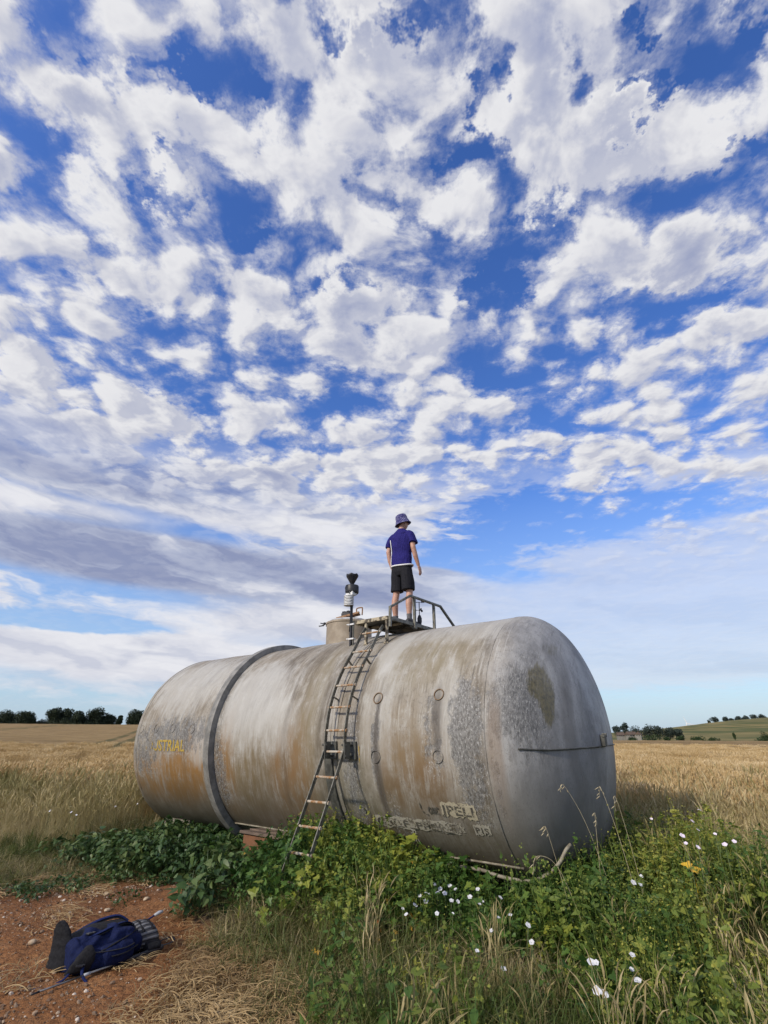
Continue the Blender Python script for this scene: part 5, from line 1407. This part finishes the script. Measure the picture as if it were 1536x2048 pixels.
ORD = ['leftmost', 'second', 'third', 'fourth', 'fifth', 'sixth', 'seventh', 'eighth', 'ninth', 'tenth', 'eleventh', 'twelfth', 'thirteenth', 'fourteenth', 'fifteenth', 'sixteenth', 'seventeenth', 'eighteenth', 'nineteenth', 'twentieth', 'twenty-first', 'twenty-second', 'twenty-third', 'twenty-fourth', 'twenty-fifth', 'twenty-sixth', 'twenty-seventh', 'twenty-eighth', 'twenty-ninth', 'thirtieth']


def across(p):
    return p[0] / (p[1] * .913 + (p[2] - CAM_H) * .407)


def place(i, n):
    return 'leftmost' if i == 0 else 'rightmost' if i == n - 1 else ORD[i] + ' from the left'


GW = [sorted(WHITE[:30], key=across), sorted(WHITE[30:37], key=across), sorted(WHITE[37:], key=across)]
WHITE = GW[0] + GW[1] + GW[2]
WHITE[30:] = [(x * .92, y * .92, CAM_H - (CAM_H - z) * .92) for x, y, z in WHITE[30:]]
PINK = [(x * .80, y * .80, CAM_H - (CAM_H - z) * .80) for x, y, z in PINK]
PINK = sorted(PINK, key=across); LEFTW = sorted(LEFTW, key=across)
for i, p in enumerate(WHITE):
    if i < 30: lab, gr = place(i, 30) + ' white flower in the loose patch below the tank lettering', 'white flowers below the tank'
    elif i < 37: lab, gr = place(i - 30, 7) + ' white flower low in the herbs bottom right', 'white flowers bottom right'
    else: lab, gr = ('leftmost', 'middle', 'rightmost')[i - 37] + ' of three white flowers just right of the tank', 'white flowers right of the tank'
    flower(p, random.uniform(.013, .022), M['petal'], lab, gr, i)
for i, p in enumerate(PINK): flower(p, random.uniform(.013, .022), M['pink'], place(i, len(PINK)) + ' pale pink flower beside the dry grass on the right', 'pink flowers on the right', 100 + i, .8)
for i, p in enumerate(LEFTW): flower(p, random.uniform(.014, .020), M['petal'], place(i, len(LEFTW)) + ' tiny white flower in the grass left of the tank', 'white flowers left of the tank', 200 + i)

STALKS = ['tall bleached grass stalk leaning left, crossing the tank end plate', 'tallest upright bleached stalk beside the right edge of the tank', 'rightmost bleached grass stalk just outside the tank edge', 'short bleached stalk leftmost before the tank end plate', 'thin upright bleached stalk in the middle of the tank end plate', 'low bleached stalk bowing over to the left by the foot pipe']
M['stalk'] = plain('bleached_grass_stalk', (0.50, 0.43, 0.28), (0.38, 0.31, 0.18), 20, 0.7)
for i, (b, t, bend) in enumerate([((1.98, 5.05), (1.62, 5.10, 1.18), .1), ((2.12, 5.0), (1.98, 5.2, 1.16), .05), ((2.18, 5.05), (2.06, 5.1, 1.10), .05), ((1.50, 4.75), (1.33, 4.8, .90), -.02), ((1.72, 4.9), (1.80, 4.95, .98), -.04), ((1.60, 4.7), (1.22, 4.75, .72), .16)]):
    z0 = float(ground_h(*b)); r = empty('grass_stalk', (b[0], b[1], z0)); tag(r, STALKS[i], 'grass stalk', 'stalks before the tank end')
    e = Vector((t[0] - b[0], t[1] - b[1], t[2] - z0)); md = e * .55 + Vector((0, 0, bend + .06))
    pts = catmull([(0, 0, -.02), md, e, e + Vector((e.x * .12, .01, -.04 * (1 + i % 3)))], 6)
    mb = MB(); mb.tube(pts, [(.0020 - .0012 * k / len(pts)) for k in range(len(pts))], 5); mb.build('stem', M['stalk'], r, smooth=True)
    g = random.Random(i)
    for k in range(7):
        q = pts[-2 - k]; dv = Vector((g.uniform(-1, 1) * .02 - .01, g.uniform(-.01, .01), -.012 - .01 * g.random()))
        mb = MB(); mb.tube([q, q + dv * .6, q + dv * 1.4], [.0012, .0036, .0008], 5); mb.build('spikelet', M['stalk'], r, smooth=True)

# single big yellow leaf in the herbs on the right
P = PB(5); P.shape(np.array([0, 0, .40]), np.array([0, -.6, 1.0]), np.array([1., .2, .1]), LOBED, .085, .5); P.shape(np.array([-.02, .02, .43]), np.array([-.3, -.5, 1.0]), np.array([-1., .5, .4]), LOBED, .07, .4)
P.ribbon([(0, 0, .41), (.01, .02, .2), (0, 0, 0)], [.002, .003, .003], .3)
o = bpy.data.objects.new('yellow_leaf', P.mesh('yellow_leaf', [plain('bright_yellow_leaf', (0.62, 0.40, 0.03), (0.50, 0.28, 0.03), 20, 0.5)])); link(o); o.location = (2.66, 5.18, float(ground_h(2.66, 5.18)) + .02)
tag(o, 'bright yellow lobed leaf standing out among the herbs on the right', 'leaf')

# stones
M['bigstone'] = plain('flint_stone', (0.50, 0.40, 0.27), (0.33, 0.22, 0.13), 18, 0.8, bump=.3)
for i, (x, y, r, lab) in enumerate([(-2.12, 5.62, .035, 'pale stone lying just above the backpack'), (-2.51, 6.5, .03, 'pale stone on the soil above and right of the backpack'), (-1.56, 6.98, .055, 'pale rounded stone at the edge of the brambles'), (-3.07, 6.78, .026, 'small pale stone high on the bare soil'), (-2.75, 6.15, .024, 'small stone left of the trailing bramble'), (-2.95, 5.3, .028, 'stone on the bare soil left of the backpack')]):
    bm = bmesh.new(); bmesh.ops.create_icosphere(bm, subdivisions=3, radius=r)
    for v in bm.verts:
        k = 1 + .35 * (vnoise(v.co.x / r * 1.7 + 9 * i, v.co.y / r * 1.7 + v.co.z / r * 2.1, 5).item() - .5); v.co = Vector((v.co.x * k * 1.25, v.co.y * k, v.co.z * k * .65))
    me = bpy.data.meshes.new('stone'); bm.to_mesh(me); bm.free(); me.materials.append(M['bigstone']); o = bpy.data.objects.new('stone', me); link(o); o.location = (x, y, float(ground_h(x, y)) + r * .35); o.rotation_euler = (0, 0, i)
    me.polygons.foreach_set('use_smooth', [True] * len(me.polygons)); tag(o, lab, 'stone', 'loose stones on the soil')

# old board on a low reddish box left of the ladder foot
r = empty('old_box', (-1.40, 7.50, float(ground_h(-1.4, 7.5))), PHI); tag(r, 'low old box with dark brown board lid left of the ladder foot', 'box')
M['boxside'] = plain('reddish_box_side', (0.19, 0.085, 0.04), (0.11, 0.055, 0.03), 8, .9, bump=.3)
mb = MB(); mb.box((0, 0, .14), (.70, .42, .28)); bevel(mb.build('side', M['boxside'], r), .01)
for k in range(3):
    mb = MB(); mb.box((0, -.16 + .16 * k, .30), (.80, .155, .032), (.10, 0, .0)); bevel(mb.build('lid_board', M['board'], r), .005)

# ------------------------------------------------------------------ the person on the platform
M['skin'] = plain('skin', (0.52, 0.30, 0.215), (0.46, 0.25, 0.175), 9, 0.5)
M['hair'] = plain('dark_hair', (0.025, 0.016, 0.011), (0.045, 0.03, 0.02), 40, 0.6)
M['shorts'] = plain('black_shorts_cloth', (0.012, 0.012, 0.016), (0.022, 0.022, 0.027), 25, 0.8)
M['sock'] = plain('grey_sock', (0.17, 0.165, 0.17), (0.12, 0.12, 0.125), 40, 0.9)
M['shoe'] = plain('dark_shoe', (0.03, 0.03, 0.034), (0.055, 0.055, 0.06), 20, 0.7)
M['trim'] = plain('white_piping', (0.78, 0.78, 0.78), None, 20, 0.7)


def cloth(name, c1, c2, scale=5.0, strength=.5, dist=.03):
    m, N, b, out = mat_new(name)
    o = N.n('ShaderNodeTexCoord').outputs['Object']
    f = N.noise(N.v('MULTIPLY', o, (1.6, 1.6, .7)), scale, 4, .55, dist=.8)
    N.link(N.mix(N.ss(N.noise(o, 60, 2, .5), .3, .7), c1, c2), b.inputs['Base Color']); b.inputs['Roughness'].default_value = .85
    b.inputs['Specular IOR Level'].default_value = .2
    bumped(N, b, f, strength, dist)
    return m


M['shirt'] = cloth('blue_shirt_cloth', (0.016, 0.014, 0.120), (0.024, 0.020, 0.155), 5.0, .9, .05)
M['shorts'] = cloth('black_shorts_cloth', (0.012, 0.012, 0.016), (0.020, 0.020, 0.024))


def make_person():
    sp = TF(1.335 * RT, .075 * RT, 1.086 * RT)
    yaw = R_(-38)                                     # facing away from the viewer and a little to the right
    root = empty('person', sp, yaw); root.scale = (.92, .95, 1.0)
    tag(root, 'person in blue shirt, black shorts and bucket hat standing on the tank platform', 'person')
    X, Y, Z = Vector((1, 0, 0)), Vector((0, 1, 0)), Vector((0, 0, 1))
    def limb(mb, pts, n=14):
        """pts: (x, y, z, r along x, r along y)"""
        secs = []
        P = [Vector(p[:3]) for p in pts]
        for i, p in enumerate(pts):
            t = (P[min(i + 1, len(P) - 1)] - P[max(i - 1, 0)]).normalized()
            ay = (Y - t * Y.dot(t)).normalized(); ax = ay.cross(t).normalized()
            secs.append((P[i], ax * p[3], ay * p[4]))
        mb.loft(secs, n)
    body = MB()
    fx = .135
    for sgn in (-1, 1):
        yk = .015 if sgn > 0 else -.01
        limb(body, [(sgn * fx, -.005, .05, .036, .045), (sgn * fx, -.012, .10, .034, .040), (sgn * fx, -.014, .18, .040, .045), (sgn * (fx - .003), -.026 + yk, .30, .054, .059), (sgn * (fx - .006), -.018 + yk, .38, .053, .056), (sgn * (fx - .010), .005 + yk, .47, .052, .055), (sgn * (fx - .018), .008 + yk, .55, .060, .062), (sgn * .110, .005, .70, .074, .078), (sgn * .085, 0, .86, .072, .080), (sgn * .075, 0, .94, .065, .075)])
        # ankle to foot
        body.loft([(Vector((sgn * fx, -.05, .045)), X * .028, Z * .030), (Vector((sgn * fx, .02, .05)), X * .036, Z * .036), (Vector((sgn * (fx + .01), .10, .035)), X * .040, Z * .026), (Vector((sgn * (fx + .015), .17, .028)), X * .032, Z * .018)], 12)
    # trunk
    body.loft([(Vector((0, 0, .86)), X * .125, Y * .085), (Vector((0, 0, .96)), X * .130, Y * .085), (Vector((0, 0, 1.08)), X * .125, Y * .08), (Vector((0, 0, 1.25)), X * .140, Y * .085), (Vector((0, -.005, 1.36)), X * .140, Y * .08), (Vector((0, -.01, 1.46)), X * .10, Y * .07), (Vector((0, -.008, 1.50)), X * .06, Y * .058)], 20)
    # neck and head, the head turned to the right
    hy = R_(-52); rot = Matrix.Rotation(hy, 3, 'Z')
    hc = Vector((.005, .012, 1.625))
    H = lambda x, y, z: hc + rot @ Vector((x, y, z))
    body.loft([(Vector((0, -.008, 1.44)), X * .066, Y * .062), (Vector((0, 0, 1.50)), X * .054, Y * .055), (Vector((.003, .005, 1.57)), X * .052, Y * .056)], 14)
    hx, hyv = rot @ X, rot @ Y
    body.loft([(H(0, .030, -.108), hx * .030, hyv * .030), (H(0, .022, -.092), hx * .048, hyv * .058), (H(0, .008, -.060), hx * .062, hyv * .082), (H(0, .0, -.02), hx * .070, hyv * .092), (H(0, -.004, .03), hx * .073, hyv * .096), (H(0, -.006, .07), hx * .068, hyv * .088), (H(0, -.006, .10), hx * .050, hyv * .066), (H(0, -.006, .118), hx * .022, hyv * .030)], 20)
    body.loft([(H(0, .080, .020), hx * .008, hyv * .010), (H(0, .094, -.008), hx * .011, hyv * .013), (H(0, .104, -.026), hx * .014, hyv * .014), (H(0, .092, -.036), hx * .012, hyv * .012)], 10)      # nose
    body.loft([(H(0, .084, -.056), hx * .022, hyv * .010), (H(0, .087, -.063), hx * .024, hyv * .011), (H(0, .082, -.072), hx * .020, hyv * .010)], 10)   # mouth
    for sgn in (-1, 1):
        body.loft([(H(sgn * .070, -.012, -.035), hyv * .010, hx * .006), (H(sgn * .077, -.016, -.010), hyv * .018, hx * .008), (H(sgn * .078, -.020, .015), hyv * .016, hx * .008), (H(sgn * .072, -.018, .028), hyv * .008, hx * .006)], 10)  # ears
    # arms
    arms = {1: [(.170, -.005, 1.395), (.225, -.015, 1.29), (.252, -.030, 1.155), (.268, .005, 1.02), (.285, .055, .885)], -1: [(-.170, -.005, 1.395), (-.222, -.025, 1.29), (-.238, -.055, 1.155), (-.225, -.035, 1.02), (-.200, -.010, .905)]}
    rads = [(.042, .045), (.045, .048), (.041, .043), (.040, .042), (.027, .030)]
    for sgn, P in arms.items():
        limb(body, [p + r for p, r in zip(P, rads)])
        w = Vector(P[-1]); d = (w - Vector(P[-2])).normalized()
        side = Vector((0, 1, 0)); side = (side - d * side.dot(d)).normalized(); nrm = d.cross(side)
        body.loft([(w - d * .01, side * .026, nrm * .020), (w + d * .035, side * .036, nrm * .016), (w + d * .085, side * .040, nrm * .013), (w + d * .098, side * .036, nrm * .010)], 12)
        inn = nrm * (-1 if nrm.x * sgn > 0 else 1)
        for k, (o, L) in enumerate([(.030, .066), (.010, .078), (-.010, .072), (-.029, .056)]):
            b0 = w + d * .088 + side * o
            p1 = b0 + d * L * .5 + inn * .006; p2 = p1 + (d * .8 + inn * .6).normalized() * L * .32; p3 = p2 + (d * .45 + inn * .9).normalized() * L * .26
            body.tube([b0, p1, p2, p3], [.0098, .0092, .0085, .0075], 8)
        t0 = w + d * .025 + side * .026
        body.tube([t0, t0 + side * .022 + d * .022 + inn * .006, t0 + side * .030 + d * .052 + inn * .012, t0 + side * .026 + d * .075 + inn * .016], [.013, .012, .0105, .0085], 8)
    remeshed('body', body, .0056, M['skin'], root, 3)
    # shirt
    s = MB()
    s.loft([(Vector((0, .0, .895)), X * .196, Y * .128), (Vector((0, 0, .96)), X * .192, Y * .126), (Vector((0, 0, 1.08)), X * .184, Y * .120), (Vector((0, 0, 1.22)), X * .190, Y * .122), (Vector((0, -.004, 1.34)), X * .194, Y * .118), (Vector((0, -.006, 1.40)), X * .190, Y * .105), (Vector((0, -.008, 1.445)), X * .160, Y * .088), (Vector((0, -.008, 1.478)), X * .105, Y * .074), (Vector((0, -.004, 1.505)), X * .068, Y * .064)], 28)
    for sgn in (-1, 1):
        a = arms[sgn]; p0, p1, p2 = Vector(a[0]), Vector(a[1]), Vector(a[2])
        limb(s, [(sgn * .10, -.005, 1.42, .040, .060), (sgn * .150, -.006, 1.405, .058, .070), (p0.x + sgn * .004, p0.y, p0.z - .012, .070, .078), ((p0.x + p1.x) / 2 + sgn * .010, -.012, (p0.z + p1.z) / 2 - .015, .072, .080), (p1.x + sgn * .012, p1.y, p1.z - .02, .070, .078), (p1.x + sgn * .020, p1.y - .006, p1.z - .065, .071, .078)])
    sh = remeshed('t_shirt', s, .0085, M['shirt'], root, 3)
    for v in sh.data.vertices:                         # loose folds
        p = v.co; k = (vnoise(p.x * 9 + 7 + p.z * 3, p.z * 5 + p.y * 4, 3).item() - .5) * .034 + (vnoise(p.x * 5 + p.z * 11 + 70, p.z * 3 - p.x * 6 + 20, 6).item() - .5) * .020 + (vnoise(p.x * 20 + p.z * 14, p.z * 8 + 30, 4).item() - .5) * .008
        q = Vector((p.x, p.y, 0));
        if q.length > .02 and p.z < 1.40: v.co = p + q.normalized() * k
    # white hem and side piping
    mb = MB(); mb.tube([(.199 * math.cos(t), .131 * math.sin(t), .893 + .010 * math.sin(2 * t + .6)) for t in np.linspace(0, 2 * math.pi, 41)], .013, 6, cap=False, flat=1.0); mb.build('hem_trim', M['trim'], sh, smooth=True)
    for sgn in (-1,):
        mb = MB(); mb.tube(catmull([(sgn * .165, -.098, 1.33), (sgn * .150, -.103, 1.25), (sgn * .138, -.098, 1.13), (sgn * .150, -.096, 1.02), (sgn * .160, -.092, .905)], 6), .0075, 6); mb.build('side_piping', M['trim'], sh, smooth=True)
    # shorts
    s = MB(); s.loft([(Vector((0, 0, .99)), X * .160, Y * .110), (Vector((0, 0, .90)), X * .180, Y * .120), (Vector((0, 0, .80)), X * .188, Y * .122), (Vector((0, 0, .74)), X * .150, Y * .10)], 24)
    for sgn in (-1, 1): limb(s, [(sgn * .085, 0, .86, .095, .108), (sgn * .098, .002, .74, .098, .110), (sgn * .106, .004, .62, .100, .108), (sgn * .110, .006, .515, .102, .110)])
    so = remeshed('shorts', s, .0085, M['shorts'], root, 2)
    for v in so.data.vertices:
        p = v.co; k = (vnoise(p.x * 14 + 3, p.z * 6 + p.y * 5, 8).item() - .5) * .020; q = Vector((p.x - .1 * (1 if p.x > 0 else -1), p.y, 0))
        if q.length > .01: v.co = p + q.normalized() * k
    # socks and shoes
    for sgn in (-1, 1):
        s = MB(); limb(s, [(sgn * fx, -.006, .05, .042, .050), (sgn * fx, -.012, .10, .039, .045), (sgn * fx, -.014, .155, .043, .049)]); auto_smooth(s.build('sock', M['sock'], root), 60)
        s = MB()
        s.loft([(Vector((sgn * fx, -.085, .035)), X * .030, Z * .034), (Vector((sgn * fx, -.055, .045)), X * .040, Z * .046), (Vector((sgn * fx, .0, .05)), X * .043, Z * .052), (Vector((sgn * (fx + .008), .07, .042)), X * .046, Z * .042), (Vector((sgn * (fx + .013), .14, .033)), X * .047, Z * .032), (Vector((sgn * (fx + .017), .195, .026)), X * .034, Z * .022)], 16)
        for i, v in enumerate(s.v): s.v[i] = (v[0], v[1], max(v[2], .004))
        auto_smooth(s.build('shoe', M['shoe'], root), 60)
    # hair at the nape, sunglasses, hat
    s = MB(); s.loft([(H(0, -.050, -.075), hx * .040, hyv * .030), (H(0, -.040, -.045), hx * .066, hyv * .056), (H(0, -.030, .0), hx * .076, hyv * .070), (H(0, -.02, .05), hx * .077, hyv * .08)], 18); auto_smooth(s.build('hair', M['hair'], root), 60)
    s = MB(); s.box(H(.034, .090, .012), (.052, .010, .034), rot); s.box(H(-.034, .090, .012), (.052, .010, .034), rot); s.box(H(0, .096, .020), (.02, .006, .008), rot)
    for sgn in (-1, 1): s.box(H(sgn * .071, .04, .018), (.005, .105, .010), rot)
    bevel(s.build('sunglasses', M['black'], root), .003)
    m, N, b, out = mat_new('patterned_hat_cloth')
    o = N.n('ShaderNodeTexCoord').outputs['Object']
    v = N.vor(N.v('ADD', o, N.v('SCALE', N.noise(o, 30, 2, .5, col=True), scale=.03)), 34.0, 'F1')
    v2 = N.ss(N.m('ABSOLUTE', N.m('SUBTRACT', N.noise(o, 36, 2, .5), .5)), .05, .02)
    N.link(N.mix(N.m('MAXIMUM', N.ss(v, .24, .16), N.m('MULTIPLY', v2, .35)), (0.030, 0.026, 0.13), (0.40, 0.40, 0.56)), b.inputs['Base Color']); b.inputs['Roughness'].default_value = .9
    tilt = rot @ Matrix.Rotation(R_(15), 3, 'X')
    s = MB(); s.lathe([(.138, -.056), (.134, -.060), (.121, -.030), (.106, .012), (.101, .022), (.098, .060), (.088, .096), (.070, .108), (.02, .113)], 32, cap0=False)
    s2 = MB(); s2.v = [tuple(hc + Vector((0, 0, .028)) + tilt @ Vector((p[0] * .90, p[1] * 1.03, p[2]))) for p in s.v]; s2.f = s.f
    hat = s2.build('bucket_hat', m, root, smooth=True)
    sd = hat.modifiers.new('thick', 'SOLIDIFY'); sd.thickness = .004


make_person()


# ------------------------------------------------------------------ backpack and walking pole
M['packblue'] = cloth('blue_pack_nylon', (0.0045, 0.009, 0.040), (0.007, 0.013, 0.058), 7, .6, .03)
M['packblack'] = cloth('black_pack_mesh', (0.010, 0.010, 0.012), (0.018, 0.018, 0.02), 14, .4, .015)
M['strapblue'] = cloth('blue_webbing', (0.008, 0.014, 0.065), (0.010, 0.020, 0.085), 20, .3, .01)


def striped_mat():
    m, N, b, out = mat_new('grey_striped_pack_cloth')
    o = N.n('ShaderNodeTexCoord').outputs['Object']; x, y, z = N.sep(o)
    ang = N.m('ARCTAN2', N.m('SUBTRACT', z, .10), y)
    st = N.m('SINE', N.m('MULTIPLY', ang, 22.0))
    N.link(N.mix(N.ss(N.m('ADD', st, N.m('MULTIPLY', N.m('SUBTRACT', N.noise(o, 25, 3, .6), .5), 1.6)), -.1, .5), (0.030, 0.030, 0.034), (0.150, 0.150, 0.155)), b.inputs['Base Color']); b.inputs['Roughness'].default_value = .85
    bumped(N, b, st, .6, .008)
    return m


M['packgrey'] = striped_mat()


def make_pack():
    ox, oy = -2.16, 4.98; rz = math.atan2(.60, .46)
    root = empty('backpack', (ox, oy, float(ground_h(ox, oy)) + .0), rz)
    tag(root, 'blue and black hiking backpack lying on the bare soil', 'backpack')
    root.scale = (1.0, 1.0, .86)
    X, Y, Z = Vector((1, 0, 0)), Vector((0, 1, 0)), Vector((0, 0, 1))
    V = Vector
    s = MB()
    s.loft([(V((-.33, 0, .11)), Y * .10, Z * .09), (V((-.29, 0, .125)), Y * .150, Z * .12), (V((-.16, 0, .135)), Y * .170, Z * .135), (V((0, 0, .135)), Y * .165, Z * .132), (V((.13, 0, .125)), Y * .148, Z * .118), (V((.21, .0, .115)), Y * .12, Z * .10)], 24)
    s.loft([(V((-.30, -.07, .08)), Y * .09, Z * .07), (V((-.10, -.10, .10)), Y * .10, Z * .09), (V((.10, -.07, .09)), Y * .09, Z * .07)], 16)
    b = remeshed('main_compartment', s, .010, M['packblue'], root, 3)
    for v in b.data.vertices:
        p = v.co; k = (vnoise(p.x * 12 + 9, p.z * 10 + p.y * 12 + 20, 3).item() - .5) * .055 + (vnoise(p.x * 30, p.z * 26 + p.y * 20 + 50, 5).item() - .5) * .022
        q = V((0, p.y, p.z - .12)); v.co = p + q.normalized() * k if q.length > .01 else p
        v.co.z = max(v.co.z, .0)
    s = MB(); s.loft([(V((-.20, -.13, .09)), Y * .03, Z * .04), (V((-.13, -.165, .10)), Y * .065, Z * .085), (V((0, -.175, .105)), Y * .07, Z * .09), (V((.09, -.155, .10)), Y * .06, Z * .075), (V((.12, -.13, .10)), Y * .03, Z * .04)], 20)
    o = remeshed('side_pocket', s, .009, M['packblue'], root, 3)
    s = MB(); s.loft([(V((.17, .0, .125)), Y * .135, Z * .110), (V((.24, .0, .125)), Y * .150, Z * .118), (V((.31, .0, .115)), Y * .165, Z * .108), (V((.335, .0, .10)), Y * .150, Z * .088)], 26); remeshed('grey_collar', s, .009, M['packgrey'], root, 2)
    s = MB(); s.loft([(V((.22, -.09, .06)), Y * .11, Z * .058), (V((.33, -.05, .06)), Y * .15, Z * .058), (V((.365, -.03, .05)), Y * .12, Z * .045)], 20); remeshed('lid_pocket', s, .009, M['packblack'], root, 3)
    # padded hip wing that stands up at the lower end
    s = MB(); secs = []
    for i in range(14):
        t = i / 13; z = .05 + .31 * t; w = .082 * math.sqrt(max(1 - .94 * t ** 5, .02)) * (1 + .06 * math.sin(i * 2.6)); th = .030 * (1 + .22 * math.sin(i * 2.1)) * (1 - .4 * t ** 3)
        secs.append((V((-.355 + .02 * math.sin(t * 3), .05 + .06 * t, z)), V((.45, -.9, 0)).normalized() * w, V((.9, .45, 0)).normalized() * th))
    s.loft(secs, 18); auto_smooth(s.build('hip_wing', M['packblack'], root), 80)
    s = MB(); secs = []
    for i in range(10):
        t = i / 9; secs.append((V((-.29 + .05 * t, -.13 - .035 * math.sin(t * 2.6), .04 + .17 * t)), V((.85, -.5, .1)) * .080 * (1 - .75 * t ** 3) * (1 + .05 * math.sin(i * 2.3)), V((.5, .85, 0)) * .020))
    s.loft(secs, 16); auto_smooth(s.build('hip_wing', M['packblack'], root), 80)
    s = MB(); s.loft([(V((-.32, .08, .20)), Y * .09, Z * .03), (V((-.1, .08, .245)), Y * .10, Z * .035), (V((.12, .07, .235)), Y * .09, Z * .03)], 16); remeshed('back_panel', s, .009, M['packblack'], root, 2)
    for (pts, mt) in [([(-.24, .10, .24), (-.16, .14, .255), (-.02, .15, .285), (.10, .12, .29), (.17, .08, .24)], 'strapblue'), ([(-.25, -.04, .23), (-.15, -.07, .255), (-.03, -.05, .272), (.08, -.02, .272), (.16, .01, .235)], 'strapblue')]:
        s = MB(); s.tube(catmull(pts, 6), .017, 10, flat=.32, up=(0, 0, 1)); auto_smooth(s.build('shoulder_strap', M[mt], root), 70)
        s = MB(); s.tube(catmull([V(p) - V((0, 0, .014)) for p in pts], 6), .023, 10, flat=.25, up=(0, 0, 1)); auto_smooth(s.build('strap_padding', M['packblack'], root), 70)
    for pts in [[(-.31, -.10, .06), (-.38, -.15, .03), (-.46, -.14, .015), (-.56, -.10, .012)], [(-.26, -.16, .10), (-.29, -.22, .05), (-.28, -.28, .012), (-.31, -.34, .010)], [(-.16, -.19, .16), (-.06, -.19, .19), (.05, -.15, .20), (.16, -.10, .22)], [(.20, -.13, .19), (.21, .0, .243), (.20, .13, .19)], [(.28, -.14, .19), (.285, .0, .237), (.28, .14, .18)], [(-.10, -.245, .12), (.0, -.25, .12), (.12, -.20, .13)]]:
        s = MB(); s.tube(catmull(pts, 6), .011, 6, flat=.22, up=(0, 0, 1)); s.build('webbing', M['strapblue'] if pts[0][0] < -.2 else M['packblack'], root, smooth=True)
    s = MB(); s.tube(catmull([(-.24, -.155, .16), (-.12, -.215, .155), (.0, -.235, .15), (.09, -.20, .15)], 6), .0045, 5); s.build('zip', M['black'], root, smooth=True)
    for (c, r) in [((-.20, -.05, .265), .3), ((-.30, -.18, .10), -.4)]:
        s = MB(); s.box(c, (.045, .03, .012), (0, .1, r)); s.box(V(c) + V((.03, 0, 0)), (.02, .022, .010), (0, .1, r)); bevel(s.build('buckle', M['black'], root), .003)
    s = MB(); s.tube(catmull([(.22, .06, .22), (.30, .12, .20), (.37, .17, .16), (.42, .18, .17), (.46, .17, .19)], 6), .008, 8); s.build('drinking_tube', M['strapblue'], root, smooth=True)
    s = MB(); s.tube([(.46, .17, .19), (.50, .165, .205), (.53, .16, .21)], [.013, .017, .012], 10); s.build('bite_valve', M['greyplastic'], root, smooth=True)


M['greyplastic'] = plain('pale_grey_plastic', (0.42, 0.43, 0.44), (0.34, 0.35, 0.36), 12, .4)
M['alu'] = plain('grey_aluminium', (0.25, 0.245, 0.235), (0.17, 0.165, 0.16), 20, .35, .8)
make_pack()
pa, pb = Vector((-2.34, 4.33, 0)), Vector((-1.80, 5.16, 0))
pa.z = float(ground_h(pa.x, pa.y)) + .03; pb.z = float(ground_h(pb.x, pb.y)) + .035
root = empty('walking_pole', pa); tag(root, 'slim grey walking pole with black grip lying beside the backpack', 'walking pole')
d = pb - pa; Q = lambda t: d * t
mb = MB(); mb.tube([Q(0.05), Q(.38)], .0065, 8); mb.build('lower_shaft', M['alu'], root, smooth=True)
mb = MB(); mb.tube([Q(.37), Q(.78)], .0085, 8); mb.build('upper_shaft', M['alu'], root, smooth=True)
mb = MB(); mb.tube([Q(.35), Q(.40)], .0105, 8); mb.build('locking_collar', M['greyplastic'], root, smooth=True)
mb = MB(); mb.tube([Q(.70), Q(.71), Q(.80), Q(.88), Q(.96), Q(.985), Q(1.0)], [.009, .0145, .0145, .0165, .016, .020, .014], 12); auto_smooth(mb.build('grip', M['black'], root), 60)
mb = MB(); mb.tube([Q(0), Q(.05)], [.004, .0075], 8); mb.build('tip', M['black'], root, smooth=True)
mb = MB(); mb.tube(catmull([Q(.985) + Vector((0, 0, .012)), Q(1.03) + Vector((.03, .05, .01)), Q(1.04) + Vector((-.01, .14, .012)), Q(1.0) + Vector((-.06, .10, .008)), Q(.97) + Vector((0, .01, .012))], 6), .010, 6, flat=.25, up=(0, 0, 1)); mb.build('wrist_strap', M['packgrey'], root, smooth=True)
